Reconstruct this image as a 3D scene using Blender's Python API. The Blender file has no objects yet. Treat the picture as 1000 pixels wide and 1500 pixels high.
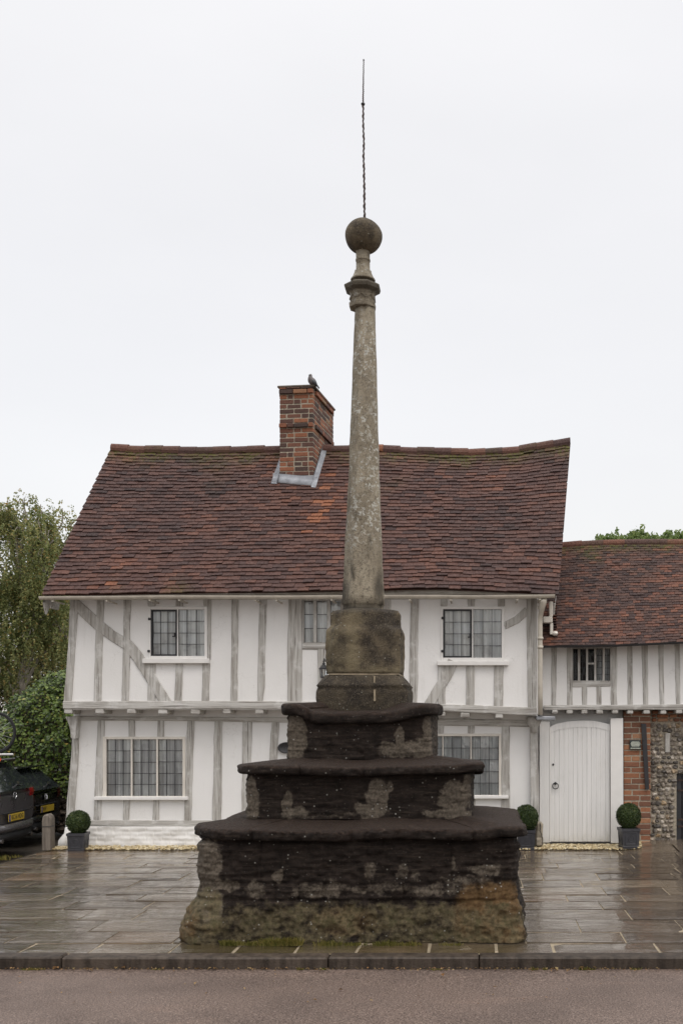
import bpy, math, random
from mathutils import Vector, Matrix, noise
R = math.radians
rnd = random.Random(7)
sc = bpy.context.scene
C = sc.collection

# ------------------------------------------------------------------ camera, sky, sun, exposure
F, PX, PY, EYE = 1500.0, 700.0, 1045.0, 1.857      # focal length and principal point in photo pixels, eye height
cam = bpy.data.cameras.new('camera'); co = bpy.data.objects.new('camera', cam); C.objects.link(co)
co.location = (0, 0, EYE); co.rotation_euler = (R(90), 0, 0)
cam.lens = 36.0; cam.sensor_width = 36.0; cam.sensor_fit = 'AUTO'
cam.shift_x = (500-PX)/1500.0; cam.shift_y = (PY-750)/1500.0
cam.clip_end = 2000
sc.camera = co

SUN_EL, SUN_AZ = 58, 35
w = bpy.data.worlds.new('World'); sc.world = w; w.use_nodes = True
nt = w.node_tree; nt.nodes.clear()
def wn(t): return nt.nodes.new(t)
out = wn('ShaderNodeOutputWorld'); add = wn('ShaderNodeAddShader')
sky = wn('ShaderNodeTexSky'); sky.sky_type = 'NISHITA'; sky.sun_disc = False
sky.sun_elevation = R(SUN_EL); sky.sun_rotation = R(180-SUN_AZ); sky.dust_density = 4
b1 = wn('ShaderNodeBackground'); b1.inputs[1].default_value = 0.05
nt.links.new(sky.outputs[0], b1.inputs[0])
tc = wn('ShaderNodeTexCoord'); sx = wn('ShaderNodeSeparateXYZ'); nt.links.new(tc.outputs['Generated'], sx.inputs[0])
ramp = wn('ShaderNodeValToRGB'); nt.links.new(sx.outputs[2], ramp.inputs[0])
cr = ramp.color_ramp
cr.elements[0].position = 0.0; cr.elements[0].color = (.70, .665, .625, 1)
cr.elements[1].position = 1.0; cr.elements[1].color = (2.2, 2.15, 2.1, 1)
e = cr.elements.new(.50); e.color = (.74, .715, .685, 1)
e = cr.elements.new(.68); e.color = (.80, .775, .745, 1)
mp = wn('ShaderNodeMapping'); mp.inputs['Scale'].default_value = (2.2, 2.2, 5.5); nt.links.new(tc.outputs['Generated'], mp.inputs[0])
nz = wn('ShaderNodeTexNoise'); nz.inputs['Scale'].default_value = .9; nz.inputs['Detail'].default_value = 5; nt.links.new(mp.outputs[0], nz.inputs[0])
mr = wn('ShaderNodeMapRange'); mr.inputs[1].default_value = .3; mr.inputs[2].default_value = .7; mr.inputs[3].default_value = .95; mr.inputs[4].default_value = 1.02
nt.links.new(nz.outputs[0], mr.inputs[0])
vm = wn('ShaderNodeVectorMath'); vm.operation = 'SCALE'; nt.links.new(ramp.outputs[0], vm.inputs[0]); nt.links.new(mr.outputs[0], vm.inputs['Scale'])
b2 = wn('ShaderNodeBackground'); nt.links.new(vm.outputs[0], b2.inputs[0]); b2.inputs[1].default_value = 1.0
nt.links.new(b1.outputs[0], add.inputs[0]); nt.links.new(b2.outputs[0], add.inputs[1]); nt.links.new(add.outputs[0], out.inputs[0])
sl = bpy.data.lights.new('sun', 'SUN'); so = bpy.data.objects.new('sun', sl); C.objects.link(so)
sl.energy = 0.7; sl.angle = R(40); sl.color = (1, .97, .93)
az = R(SUN_AZ); el = R(SUN_EL)
sd = Vector((math.sin(az)*math.cos(el), -math.cos(az)*math.cos(el), math.sin(el)))    # towards the sun: behind the camera, a little right
so.rotation_euler = sd.to_track_quat('Z', 'Y').to_euler(); so.location = (5, -10, 20)
sc.view_settings.view_transform = 'Standard'; sc.view_settings.look = 'None'
sc.view_settings.exposure = 0.17; sc.view_settings.gamma = 1.0

# ------------------------------------------------------------------ helpers
def X(px, D): return (px-PX)*D/F
def Z(py, D): return EYE+(PY-py)*D/F
def P(px, py, D): return Vector((X(px, D), D, Z(py, D)))
def fbm(x, y, z, o=3):
    s = 0; a = .5
    for i in range(o):
        s += a*noise.noise(Vector((x, y, z))); x *= 2.03; y *= 2.03; z *= 2.03; a *= .5
    return s
def sstep(a, b, x):
    if a == b: return float(x > b)
    t = max(0, min(1, (x-a)/(b-a))); return t*t*(3-2*t)
def lerp(a, b, t): return a+(b-a)*t
def interp(pts, x):
    if x <= pts[0][0]: return pts[0][1]
    for (a, b), (c, d) in zip(pts, pts[1:]):
        if x <= c: return lerp(b, d, (x-a)/(c-a))
    return pts[-1][1]

ORG = {}
class MB:
    def __init__(s): s.v = []; s.f = []; s.att = {}
    def add(s, vs, fs):
        n = len(s.v); s.v.extend([tuple(q) for q in vs]); s.f.extend([tuple(i+n for i in q) for q in fs]); return n
    def box(s, c, d, M=None, ch=0):
        x, y, z = d[0]/2, d[1]/2, d[2]/2
        if ch:
            c2 = min(ch, x*.9, y*.9, z*.9); vs = []; fs = []
            for sx_ in (-1, 1):
                for sy_ in (-1, 1):
                    for sz_ in (-1, 1):
                        vs += [(sx_*x, sy_*(y-c2), sz_*(z-c2)), (sx_*(x-c2), sy_*y, sz_*(z-c2)), (sx_*(x-c2), sy_*(y-c2), sz_*z)]
            def id_(a, b, c_, k): return ((a > 0)*4+(b > 0)*2+(c_ > 0))*3+k
            for sg in (-1, 1):
                fs.append([id_(sg, -1, -1, 0), id_(sg, 1, -1, 0), id_(sg, 1, 1, 0), id_(sg, -1, 1, 0)][::sg])
                fs.append([id_(-1, sg, -1, 1), id_(-1, sg, 1, 1), id_(1, sg, 1, 1), id_(1, sg, -1, 1)][::sg])
                fs.append([id_(-1, -1, sg, 2), id_(1, -1, sg, 2), id_(1, 1, sg, 2), id_(-1, 1, sg, 2)][::sg])
            for a in (-1, 1):
                for b in (-1, 1):
                    fs.append([id_(a, b, -1, 0), id_(a, b, 1, 0), id_(a, b, 1, 1), id_(a, b, -1, 1)][::-a*b])
                    fs.append([id_(a, -1, b, 0), id_(a, 1, b, 0), id_(a, 1, b, 2), id_(a, -1, b, 2)][::a*b])
                    fs.append([id_(-1, a, b, 1), id_(1, a, b, 1), id_(1, a, b, 2), id_(-1, a, b, 2)][::-a*b])
                    for g in (-1, 1): fs.append([id_(a, b, g, 0), id_(a, b, g, 1), id_(a, b, g, 2)][::a*b*g])
        else:
            vs = [(-x, -y, -z), (x, -y, -z), (x, y, -z), (-x, y, -z), (-x, -y, z), (x, -y, z), (x, y, z), (-x, y, z)]
            fs = [(3, 2, 1, 0), (4, 5, 6, 7), (0, 1, 5, 4), (1, 2, 6, 5), (2, 3, 7, 6), (3, 0, 4, 7)]
        c = Vector(c)
        return s.add([(M @ Vector(q) if M else Vector(q))+c for q in vs], fs)
    def b2(s, x0, x1, y0, y1, z0, z1, ch=0):
        s.box(((x0+x1)/2, (y0+y1)/2, (z0+z1)/2), (abs(x1-x0), abs(y1-y0), abs(z1-z0)), None, ch)
    def tube(s, pts, rad, seg=8, cap=True, closed=False):
        pts = [Vector(p) for p in pts]; n = len(pts)
        if not isinstance(rad, (list, tuple)): rad = [rad]*n
        up = None; rings = []
        for i, p in enumerate(pts):
            a = pts[(i-1) % n] if (closed or i) else p; b = pts[(i+1) % n] if (closed or i < n-1) else p
            t = (b-a).normalized()
            if up is None: up = t.orthogonal().normalized()
            up = (up-t*up.dot(t)); up = up.normalized() if up.length > 1e-6 else t.orthogonal().normalized()
            sd_ = t.cross(up)
            rings.append([p+(up*math.cos(k*2*math.pi/seg)+sd_*math.sin(k*2*math.pi/seg))*rad[i] for k in range(seg)])
        b0 = s.add([v for r in rings for v in r], [])
        m = n if closed else n-1
        for i in range(m):
            j = (i+1) % n
            for k in range(seg):
                k2 = (k+1) % seg
                s.f.append((b0+i*seg+k, b0+i*seg+k2, b0+j*seg+k2, b0+j*seg+k))
        if cap and not closed:
            s.f.append(tuple(b0+k for k in range(seg))[::-1]); s.f.append(tuple(b0+(n-1)*seg+k for k in range(seg)))
    def lathe(s, c, prof, seg=16, rot=0, sqx=1, sqy=1, wob=0):
        b0 = len(s.v); n = len(prof)
        for (r, z) in prof:
            for k in range(seg):
                a = rot+k*2*math.pi/seg
                rr = r*(1+wob*noise.noise(Vector((math.cos(a)*1.5+c[0], math.sin(a)*1.5, z*5))))
                s.v.append((c[0]+rr*math.cos(a)*sqx, c[1]+rr*math.sin(a)*sqy, c[2]+z))
        for i in range(n-1):
            for k in range(seg):
                k2 = (k+1) % seg
                s.f.append((b0+i*seg+k, b0+i*seg+k2, b0+(i+1)*seg+k2, b0+(i+1)*seg+k))
        s.f.append(tuple(b0+k for k in range(seg))[::-1]); s.f.append(tuple(b0+(n-1)*seg+k for k in range(seg)))
    def prism(s, poly, y0, y1):            # polygon in X,Z pushed along Y
        n = len(poly)
        vs = [(x, y0, z) for x, z in poly]+[(x, y1, z) for x, z in poly]
        fs = [tuple(range(n)), tuple(range(2*n-1, n-1, -1))]+[(i, i+n, (i+1) % n+n, (i+1) % n) for i in range(n)]
        s.add(vs, fs)
    def blob(s, c, r, sub=1, jit=.15, seed=0):
        vs, fs = ICO[sub]
        c = Vector(c); q = []
        for v in vs:
            k = 1+jit*2*noise.noise(Vector(v)*1.7+Vector((seed*3.1, seed*1.7, seed)))
            q.append((c[0]+v[0]*r[0]*k, c[1]+v[1]*r[1]*k, c[2]+v[2]*r[2]*k))
        s.add(q, fs)
    def setatt(s, name, val, n0):
        a = s.att.setdefault(name, []); a.extend([0.0]*(n0-len(a))); a.extend([val]*(len(s.v)-n0))
import bmesh
ICO = []
for q in range(4):
    bm = bmesh.new(); bmesh.ops.create_icosphere(bm, subdivisions=max(1, q), radius=1)
    ICO.append(([tuple(v.co) for v in bm.verts], [tuple(v.index for v in f.verts) for f in bm.faces])); bm.free()

def obj(name, mb, mat, parent=None, smooth=False, label=None):
    me = bpy.data.meshes.new(name)
    o_ = None; r_ = parent
    while r_ is not None:
        if r_.name in ORG: o_ = ORG[r_.name]
        r_ = r_.parent
    vs = mb.v if o_ is None else [(x-o_[0], y-o_[1], z-o_[2]) for x, y, z in mb.v]
    me.from_pydata(vs, [], mb.f); me.update()
    if smooth: me.polygons.foreach_set('use_smooth', [True]*len(me.polygons))
    for k, a in mb.att.items():
        a = list(a)+[0.0]*(len(vs)-len(a))
        at = me.attributes.new(k, 'FLOAT', 'POINT'); at.data.foreach_set('value', a)
    if mat: me.materials.append(mat)
    o = bpy.data.objects.new(name, me); C.objects.link(o)
    if parent: o.parent = parent
    if label: o['label'] = label
    return o
def thing(name, label, cat, loc, group=None, local=False):
    o = bpy.data.objects.new(name, None); C.objects.link(o); o.location = loc
    o.empty_display_size = .1
    ORG[o.name] = Vector((0, 0, 0)) if local else Vector(loc)
    return tag(o, label, cat, group)
def tag(o, label, cat, group=None):
    o['label'] = label; o['category'] = cat
    if group: o['group'] = group
    return o
def struct(name, mb, mat, smooth=False):
    o = obj(name, mb, mat, None, smooth); o['kind'] = 'structure'; return o
def stuff(name, mb, mat, label, cat, smooth=False):
    o = obj(name, mb, mat, None, smooth); o['kind'] = 'stuff'; return tag(o, label, cat)

# ------------------------------------------------------------------ material toolkit
class NM:
    def __init__(s, name):
        s.m = bpy.data.materials.new(name); s.m.use_nodes = True; s.t = s.m.node_tree
        s.b = s.t.nodes['Principled BSDF']; s.o = s.t.nodes['Material Output']
        s.tc = s.t.nodes.new('ShaderNodeTexCoord'); s.geo = s.t.nodes.new('ShaderNodeNewGeometry')
    def n(s, t): return s.t.nodes.new(t)
    def l(s, a, b): s.t.links.new(a, b)
    def coord(s, scale=(1, 1, 1)):
        m = s.n('ShaderNodeMapping'); m.inputs['Scale'].default_value = scale; s.l(s.tc.outputs['Object'], m.inputs[0]); return m.outputs[0]
    def noise(s, scale, detail=4, rough=.55, vec=None, stretch=None, dist=0):
        q = s.n('ShaderNodeTexNoise'); q.inputs['Scale'].default_value = scale; q.inputs['Detail'].default_value = detail
        q.inputs['Roughness'].default_value = rough; q.inputs['Distortion'].default_value = dist
        s.l(vec or s.coord(stretch or (1, 1, 1)), q.inputs['Vector']); return q.outputs[0]
    def voro(s, scale, stretch=None, feature='F1'):
        q = s.n('ShaderNodeTexVoronoi'); q.feature = feature; q.inputs['Scale'].default_value = scale; s.l(s.coord(stretch or (1, 1, 1)), q.inputs['Vector']); return q
    def ramp(s, fac, stops, interp_='LINEAR'):
        r = s.n('ShaderNodeValToRGB'); r.color_ramp.interpolation = interp_
        el_ = r.color_ramp.elements
        while len(el_) < len(stops): el_.new(.5)
        for e_, (p, c) in zip(el_, stops):
            e_.position = p; e_.color = (c if isinstance(c, tuple) else (c, c, c))+(1,)
        s.l(fac, r.inputs[0]); return r.outputs[0]
    def mr(s, fac, a, b, c=0., d=1., smooth=True):
        r = s.n('ShaderNodeMapRange'); r.interpolation_type = 'SMOOTHSTEP' if smooth else 'LINEAR'
        for i, q in enumerate((a, b, c, d)): r.inputs[i+1].default_value = q
        s.l(fac, r.inputs[0]); return r.outputs[0]
    def math(s, op, a, b=None):
        q = s.n('ShaderNodeMath'); q.operation = op
        for i, k in enumerate((a, b)):
            if k is None: continue
            if isinstance(k, (int, float)): q.inputs[i].default_value = k
            else: s.l(k, q.inputs[i])
        return q.outputs[0]
    def mix(s, fac, a, b, mode='MIX'):
        q = s.n('ShaderNodeMix'); q.data_type = 'RGBA'; q.blend_type = mode
        for k, i in ((fac, 0), (a, 6), (b, 7)):
            if isinstance(k, (int, float)): q.inputs[i].default_value = k if i == 0 else (k, k, k, 1)
            elif isinstance(k, tuple): q.inputs[i].default_value = k+(1,)
            else: s.l(k, q.inputs[i])
        return q.outputs[2]
    def att(s, name):
        q = s.n('ShaderNodeAttribute'); q.attribute_name = name; return q.outputs['Fac']
    def bump(s, h, strength=.3, dist=.01, normal=None):
        q = s.n('ShaderNodeBump'); q.inputs['Strength'].default_value = strength; q.inputs['Distance'].default_value = dist
        s.l(h, q.inputs['Height'])
        if normal: s.l(normal, q.inputs['Normal'])
        s.l(q.outputs[0], s.b.inputs['Normal']); return q.outputs[0]
    def set(s, col=None, rough=None, metal=None, spec=None, coat=None):
        for k, v in (('Base Color', col), ('Roughness', rough), ('Metallic', metal), ('Specular IOR Level', spec), ('Coat Weight', coat)):
            if v is None: continue
            if isinstance(v, tuple): s.b.inputs[k].default_value = v+(1,)
            elif isinstance(v, (int, float)): s.b.inputs[k].default_value = v
            else: s.l(v, s.b.inputs[k])
        return s
M = {}
def plain(name, col, rough=.5, metal=0, var=.12, scale=12, bump=.1, spec=.5, coat=None):
    m = NM(name); n_ = m.noise(scale, 5)
    c = m.mix(m.mr(n_, .25, .75, 0, 1), tuple(k*(1-var) for k in col), tuple(min(1, k*(1+var)) for k in col))
    m.set(c, m.mr(n_, .2, .8, max(.02, rough-.07), min(1, rough+.07)), metal, spec, coat)
    if bump: m.bump(m.noise(scale*6, 4), bump, .005)
    M[name] = m.m; return m.m

# plaster
m = NM('plaster'); a = m.noise(.8, 6, .6); b = m.noise(7, 5, .6, stretch=(1, 1, .5)); st = m.noise(5, 4, .6, stretch=(3, 3, .25))
c = m.mix(m.mr(a, .35, .7), (.80, .79, .775), (.74, .73, .71)); c = m.mix(m.mr(b, .58, .8, 0, .4), c, (.66, .645, .61))
c = m.mix(m.mr(st, .6, .8, 0, .35), c, (.6, .59, .56))
vc = m.n('ShaderNodeTexVoronoi'); vc.feature = 'DISTANCE_TO_EDGE'; vc.inputs['Scale'].default_value = 1.6; wv = m.n('ShaderNodeVectorMath'); wv.operation = 'ADD'; m.l(m.coord(), wv.inputs[0]); nn_ = m.n('ShaderNodeTexNoise'); nn_.inputs['Scale'].default_value = 3; nn_.inputs['Detail'].default_value = 5; m.l(m.coord(), nn_.inputs['Vector']); m.l(nn_.outputs[1], wv.inputs[1]); m.l(wv.outputs[0], vc.inputs['Vector'])
c = m.mix(m.math('MULTIPLY', m.mr(vc.outputs['Distance'], .003, .009, .22, 0), m.mr(m.noise(.9, 2), .5, .6)), c, (.42, .40, .37))
m.set(c, .75); m.bump(m.mix(.5, m.noise(4, 5), m.noise(45, 4)), .35, .012); M['plaster'] = m.m
# lime washed oak, upright and level grain
for nm, stv, stf in (('oak_v', (22, 22, 1.2), (60, 60, 2)), ('oak_h', (1.2, 22, 22), (2, 60, 60))):
    m = NM(nm); g = m.noise(1, 6, .65, stretch=stv, dist=.6); f = m.noise(1, 4, .6, stretch=stf); p = m.noise(5, 5, .65)
    c = m.ramp(g, [(.20, (.15, .132, .11)), (.40, (.35, .33, .30)), (.58, (.50, .485, .455)), (.8, (.66, .65, .625))])
    c = m.mix(m.mr(p, .5, .66, 0, .8), c, (.58, .57, .545)); c = m.mix(m.mr(f, .56, .68, 0, .75), c, (.09, .075, .06))
    m.set(c, .8); m.bump(m.mix(.5, g, f), .9, .02); M[nm] = m.m
# roof tiles, every tile its own colour
for nm, cols in (('roof_tile', [(0, (.040, .028, .027)), (.20, (.066, .040, .036)), (.52, (.090, .050, .042)), (.76, (.116, .060, .047)), (.93, (.155, .072, .050)), (.98, (.22, .088, .05)), (1, (.25, .105, .058))]),
                 ('wing_tile', [(0, (.035, .025, .025)), (.3, (.060, .037, .033)), (.6, (.098, .055, .043)), (.82, (.15, .066, .045)), (.94, (.21, .095, .058)), (1, (.13, .105, .08))])):
    m = NM(nm); isl = m.geo.outputs['Random Per Island']
    warm = m.noise(.7, 3, .5); v = m.math('ADD', m.math('MULTIPLY', isl, .66), m.mr(warm, .3, .72, .03, .34))
    v = m.math('ADD', v, m.math('MULTIPLY', m.att('warm'), .3))
    c = m.ramp(v, cols); sp = m.noise(40, 4, .7); c = m.mix(m.mr(sp, .35, .7, 0, 1), c, m.mix(1., c, (.55, .55, .58), 'MULTIPLY'))
    li = m.noise(75, 2, .5); c = m.mix(m.mr(li, .70, .76, 0, .55), c, (.30, .28, .23))
    mo = m.math('MULTIPLY', m.att('moss'), m.mr(m.noise(22, 4, .6), .36, .6)); c = m.mix(mo, c, m.mix(m.noise(60), (.035, .04, .008), (.11, .105, .022)))
    m.set(c, m.mr(sp, .3, .7, .5, .75), spec=.14); m.bump(m.mix(.5, sp, li), .5, .008); M[nm] = m.m
# bricks
for nm, cols in (('chimney_brick', [(0, (.05, .034, .028)), (.30, (.095, .046, .034)), (.62, (.165, .068, .042)), (.88, (.25, .096, .048)), (.97, (.28, .12, .06)), (1, (.2, .14, .08))]),
                 ('pier_brick', [(0, (.14, .068, .044)), (.4, (.225, .095, .052)), (.75, (.31, .128, .062)), (.90, (.36, .18, .095)), (1, (.34, .26, .19))])):
    m = NM(nm); c = m.ramp(m.geo.outputs['Random Per Island'], cols); s_ = m.noise(30, 5, .65)
    c = m.mix(m.mr(s_, .42, .75, 0, .65), c, m.mix(1., c, (.5, .5, .52), 'MULTIPLY')); c = m.mix(m.mr(m.noise(9, 4, .6), .62, .75, 0, .45), c, (.09, .085, .07))
    m.set(c, .85); m.bump(s_, .6, .008); M[nm] = m.m
plain('mortar', (.31, .27, .21), .9, var=.3, scale=30, bump=.5)
plain('pale_mortar', (.25, .205, .14), .8, var=.3, scale=20, bump=.3)
plain('lead', (.29, .30, .32), .42, .55, var=.25, scale=9)
plain('white_paint', (.74, .725, .70), .45, var=.04, scale=6, bump=.08)
plain('cream_paint', (.66, .62, .555), .4, var=.08, scale=5, bump=.1)
plain('gutter_paint', (.50, .46, .39), .45, var=.14, scale=7, bump=.1)
plain('black_iron', (.014, .014, .016), .45, var=.3)
plain('lead_came', (.035, .036, .038), .5, .3)
plain('rust_iron', (.045, .026, .02), .75, var=.4, scale=40)
plain('black_wood', (.02, .02, .023), .5, var=.3)
plain('pot_black', (.032, .032, .038), .42, var=.2, scale=20)
plain('soil', (.02, .014, .01), .95)
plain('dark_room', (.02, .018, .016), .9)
plain('white_plastic', (.7, .7, .68), .35)
plain('orange_strap', (.75, .12, .02), .5)
plain('rubber', (.014, .014, .015), .75, scale=40)
plain('chrome', (.65, .65, .67), .15, 1, bump=0)
plain('black_trim', (.022, .022, .024), .5)
plain('plate_yellow', (.62, .43, .05), .35, bump=0)
plain('blue_band', (.02, .04, .25), .4, bump=0)
plain('bark_pale', (.30, .27, .23), .85, var=.5, scale=9, bump=.6)
plain('bark_dark', (.07, .055, .04), .9, var=.4, scale=9, bump=.6)
plain('pale_sign', (.33, .35, .30), .5, var=.3, scale=60)
plain('dark_sign', (.03, .04, .038), .4)
plain('bird_grey', (.14, .125, .125), .7, var=.25, scale=30)
plain('bird_wing', (.075, .078, .085), .7, var=.3, scale=40)
m = NM('curtain'); g = m.noise(1, 3, .5, stretch=(26, 2, .8)); m.set(m.mix(m.mr(g, .3, .7), (.50, .50, .51), (.92, .92, .91)), .9); M['curtain'] = m.m
m = NM('glass'); n_ = m.noise(7, 2); tr = m.n('ShaderNodeBsdfTransparent'); tr.inputs[0].default_value = (.92, .94, .94, 1)
gl = m.n('ShaderNodeBsdfGlossy'); gl.inputs['Roughness'].default_value = .03; gl.inputs['Color'].default_value = (.9, .9, .9, 1)
bp = m.n('ShaderNodeBump'); bp.inputs['Strength'].default_value = .25; bp.inputs['Distance'].default_value = .02; m.l(n_, bp.inputs['Height']); m.l(bp.outputs[0], gl.inputs['Normal'])
fr = m.n('ShaderNodeFresnel'); fr.inputs[0].default_value = 1.55; m.l(bp.outputs[0], fr.inputs['Normal'])
mx = m.n('ShaderNodeMixShader'); m.l(m.math('ADD', fr.outputs[0], .05), mx.inputs[0]); m.l(tr.outputs[0], mx.inputs[1]); m.l(gl.outputs[0], mx.inputs[2]); m.l(mx.outputs[0], m.o.inputs[0]); M['glass'] = m.m
m2 = m.m.copy(); m2.name = 'glass_dim'; M['glass_dim'] = m2
for q_ in m2.node_tree.nodes:
    if q_.type == 'MATH': q_.inputs[1].default_value = -.03
for nm, col, ro in (('car_grey', (.088, .082, .086), .25), ('car_black', (.012, .012, .014), .18)):
    m = NM(nm); m.set(m.mix(m.mr(m.noise(900, 1), .4, .7), col, tuple(k*1.5 for k in col)), m.mr(m.noise(6, 4), .3, .7, ro, ro+.15), .25, .5, .8); M[nm] = m.m
m = NM('car_glass'); m.set((.02, .024, .026), .05, 0, .8); M['car_glass'] = m.m
for nm, cl_ in (('tail_light', (.30, .012, .014)), ('shaded_tail_light', (.045, .006, .007))):  # second is a darker copy, shade painted into the black car's lamps
    m = NM(nm); m.set(cl_, .15, 0, .5, .5); M[nm] = m.m
# gate boards
m = NM('gate_paint'); g = m.noise(1, 6, .6, stretch=(30, 30, 1)); p = m.noise(2.2, 5)
c = m.mix(m.mr(g, .35, .7), (.68, .675, .66), (.76, .75, .735)); c = m.mix(m.mr(p, .5, .8, 0, .5), c, (.56, .55, .52)); sz_ = m.n('ShaderNodeSeparateXYZ'); m.l(m.tc.outputs['Object'], sz_.inputs[0]); c = m.mix(m.math('MULTIPLY', m.mr(m.math('ADD', sz_.outputs[2], m.math('MULTIPLY', p, -.5)), -.02, -.24, 0, .6), m.mr(g, .2, .7)), c, (.36, .33, .25)); m.set(c, .55); m.bump(g, .25, .006); M['gate_paint'] = m.m
# foliage
def leafmat(nm, stops, rough=.5, trans=.25):
    m = NM(nm); c = m.ramp(m.geo.outputs['Random Per Island'], stops)
    c = m.mix(m.mr(m.noise(1.3, 3), .3, .7), c, m.mix(1., c, (.6, .68, .6), 'MULTIPLY')); m.set(c, rough, spec=.35)
    tl = m.n('ShaderNodeBsdfTranslucent'); m.l(c, tl.inputs[0]); mx = m.n('ShaderNodeMixShader'); mx.inputs[0].default_value = trans
    m.l(m.b.outputs[0], mx.inputs[1]); m.l(tl.outputs[0], mx.inputs[2]); m.l(mx.outputs[0], m.o.inputs[0]); M[nm] = m.m
leafmat('birch_leaf', [(0, (.15, .18, .065)), (.4, (.27, .29, .12)), (.75, (.37, .37, .16)), (.93, (.46, .38, .15)), (1, (.42, .24, .08))], .55, .5)
leafmat('dark_leaf', [(0, (.05, .055, .02)), (.5, (.11, .11, .045)), (.85, (.19, .145, .055)), (1, (.26, .13, .045))], .6, .3)
leafmat('ivy_leaf', [(0, (.022, .042, .009)), (.5, (.10, .148, .026)), (.90, (.19, .25, .052)), (.98, (.27, .27, .055)), (1, (.38, .27, .08))], .34, .15)
leafmat('box_leaf', [(0, (.018, .034, .009)), (.5, (.035, .06, .014)), (.9, (.065, .095, .022)), (1, (.12, .13, .035))], .4, .15)
leafmat('far_leaf', [(0, (.13, .19, .06)), (.5, (.22, .29, .10)), (1, (.32, .37, .15))], .55, .5)
leafmat('grass', [(0, (.10, .11, .02)), (.5, (.22, .19, .045)), (1, (.34, .27, .09))], .6, .3)
leafmat('dead_leaf', [(0, (.12, .06, .02)), (.5, (.25, .13, .05)), (1, (.35, .25, .12))], .6, .2)
# stones
m = NM('flint'); c = m.ramp(m.geo.outputs['Random Per Island'], [(0, (.06, .055, .05)), (.3, (.15, .13, .11)), (.6, (.28, .235, .19)), (.85, (.42, .37, .31)), (.95, (.36, .24, .12)), (1, (.6, .56, .5))])
c = m.mix(m.mr(m.noise(25, 4), .4, .7, 0, .7), c, (.10, .085, .07)); m.set(c, .5); m.bump(m.noise(60, 3), .3, .006); M['flint'] = m.m
m = NM('gravel'); c = m.ramp(m.geo.outputs['Random Per Island'], [(0, (.22, .16, .08)), (.4, (.42, .33, .18)), (.8, (.58, .49, .30)), (1, (.66, .6, .45))]); m.set(c, .55); M['gravel'] = m.m
m = NM('rubble'); c = m.ramp(m.geo.outputs['Random Per Island'], [(0, (.04, .03, .022)), (.5, (.10, .075, .055)), (1, (.17, .13, .10))]); m.set(m.mix(m.mr(m.noise(20), .4, .7, 0, .6), c, (.03, .03, .02)), .8); m.bump(m.noise(40), .5, .01); M['rubble'] = m.m
# monument stone
m = NM('cross_stone')
n1 = m.noise(9, 6, .65); n2 = m.noise(45, 5, .65); lam = m.noise(1, 5, .65, stretch=(5, 5, 55), dist=.4); gr = m.noise(150, 3, .7)
nb = m.noise(28, 5, .75); dark = m.mix(m.mr(n1, .3, .7), (.013, .0098, .0084), (.030, .0225, .0188)); dark = m.mix(m.mr(n2, .5, .75, 0, .8), dark, (.046, .034, .027)); dark = m.mix(m.mr(lam, .50, .70, 0, .75), dark, (.058, .044, .035))
pale = m.mix(m.mr(n2, .3, .7), (.080, .065, .050), (.200, .168, .132)); pale = m.mix(m.mr(gr, .5, .7, 0, .5), pale, (.075, .065, .052))
pf = m.mr(m.math('ADD', m.math('ADD', m.att('pale'), m.math('MULTIPLY', m.math('SUBTRACT', n1, .5), .9)), m.math('MULTIPLY', m.math('SUBTRACT', nb, .5), .9)), .36, .72, 0, .9)
c = m.mix(pf, dark, pale)
top = m.mix(m.mr(n2, .3, .7), (.015, .0095, .007), (.046, .030, .022)); top = m.mix(m.mr(nb, .52, .68, 0, .8), top, (.080, .056, .042)); top = m.mix(m.mr(gr, .55, .7, 0, .7), top, (.012, .009, .007)); c = m.mix(m.mr(m.math('ADD', m.att('lip'), m.math('MULTIPLY', m.math('SUBTRACT', n1, .5), .8)), .35, .65), c, top)
och = m.mix(m.mr(nb, .25, .75), (.085, .047, .022), (.215, .135, .062)); c = m.mix(m.mr(m.math('ADD', m.att('rust'), m.math('MULTIPLY', m.math('SUBTRACT', n1, .5), 1.2)), .36, .85, 0, .9), c, och)
gre = m.mix(m.mr(nb, .22, .78), (.050, .046, .026), (.225, .180, .105)); gre = m.mix(m.mr(n1, .5, .7, 0, .5), gre, (.055, .06, .022)); c = m.mix(m.mr(m.math('ADD', m.att('green'), m.math('MULTIPLY', m.math('SUBTRACT', n1, .5), 1.2)), .40, .72, 0, .85), c, gre)
vo = m.voro(26); spk = m.math('MULTIPLY', m.mr(vo.outputs['Distance'], .10, .22, 1, 0), m.mr(m.n('ShaderNodeSeparateColor').outputs[0], 0, 1))
sep = m.n('ShaderNodeSeparateColor'); m.l(vo.outputs['Color'], sep.inputs[0])
spk = m.math('MULTIPLY', m.mr(vo.outputs['Distance'], .08, .22, 1, 0), m.mr(sep.outputs[0], .66, .72, 0, 1)); spk = m.math('MULTIPLY', spk, m.mr(m.noise(3.2, 3), .42, .56))
c = m.mix(m.mr(m.noise(70, 2, .6), .66, .74, 0, .55), c, (.17, .145, .12)); spk = m.math('MULTIPLY', spk, m.mr(m.att('lip'), .2, .7, 1, .12)); c = m.mix(spk, c, (.42, .41, .37))
m.set(c, m.mr(n2, .3, .7, .45, .75)); m.l(m.mr(m.att('lip'), .2, .8, .12, .20), m.b.inputs['Specular IOR Level'])
hh = m.mix(.5, m.mix(.5, lam, n2), gr); m.bump(hh, 1., .035); M['cross_stone'] = m.m
m = NM('shaft_stone')
n1 = m.noise(5, 6, .65, stretch=(1, 1, .45)); n2 = m.noise(30, 5, .65); gr = m.noise(120, 3, .7)
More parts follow.
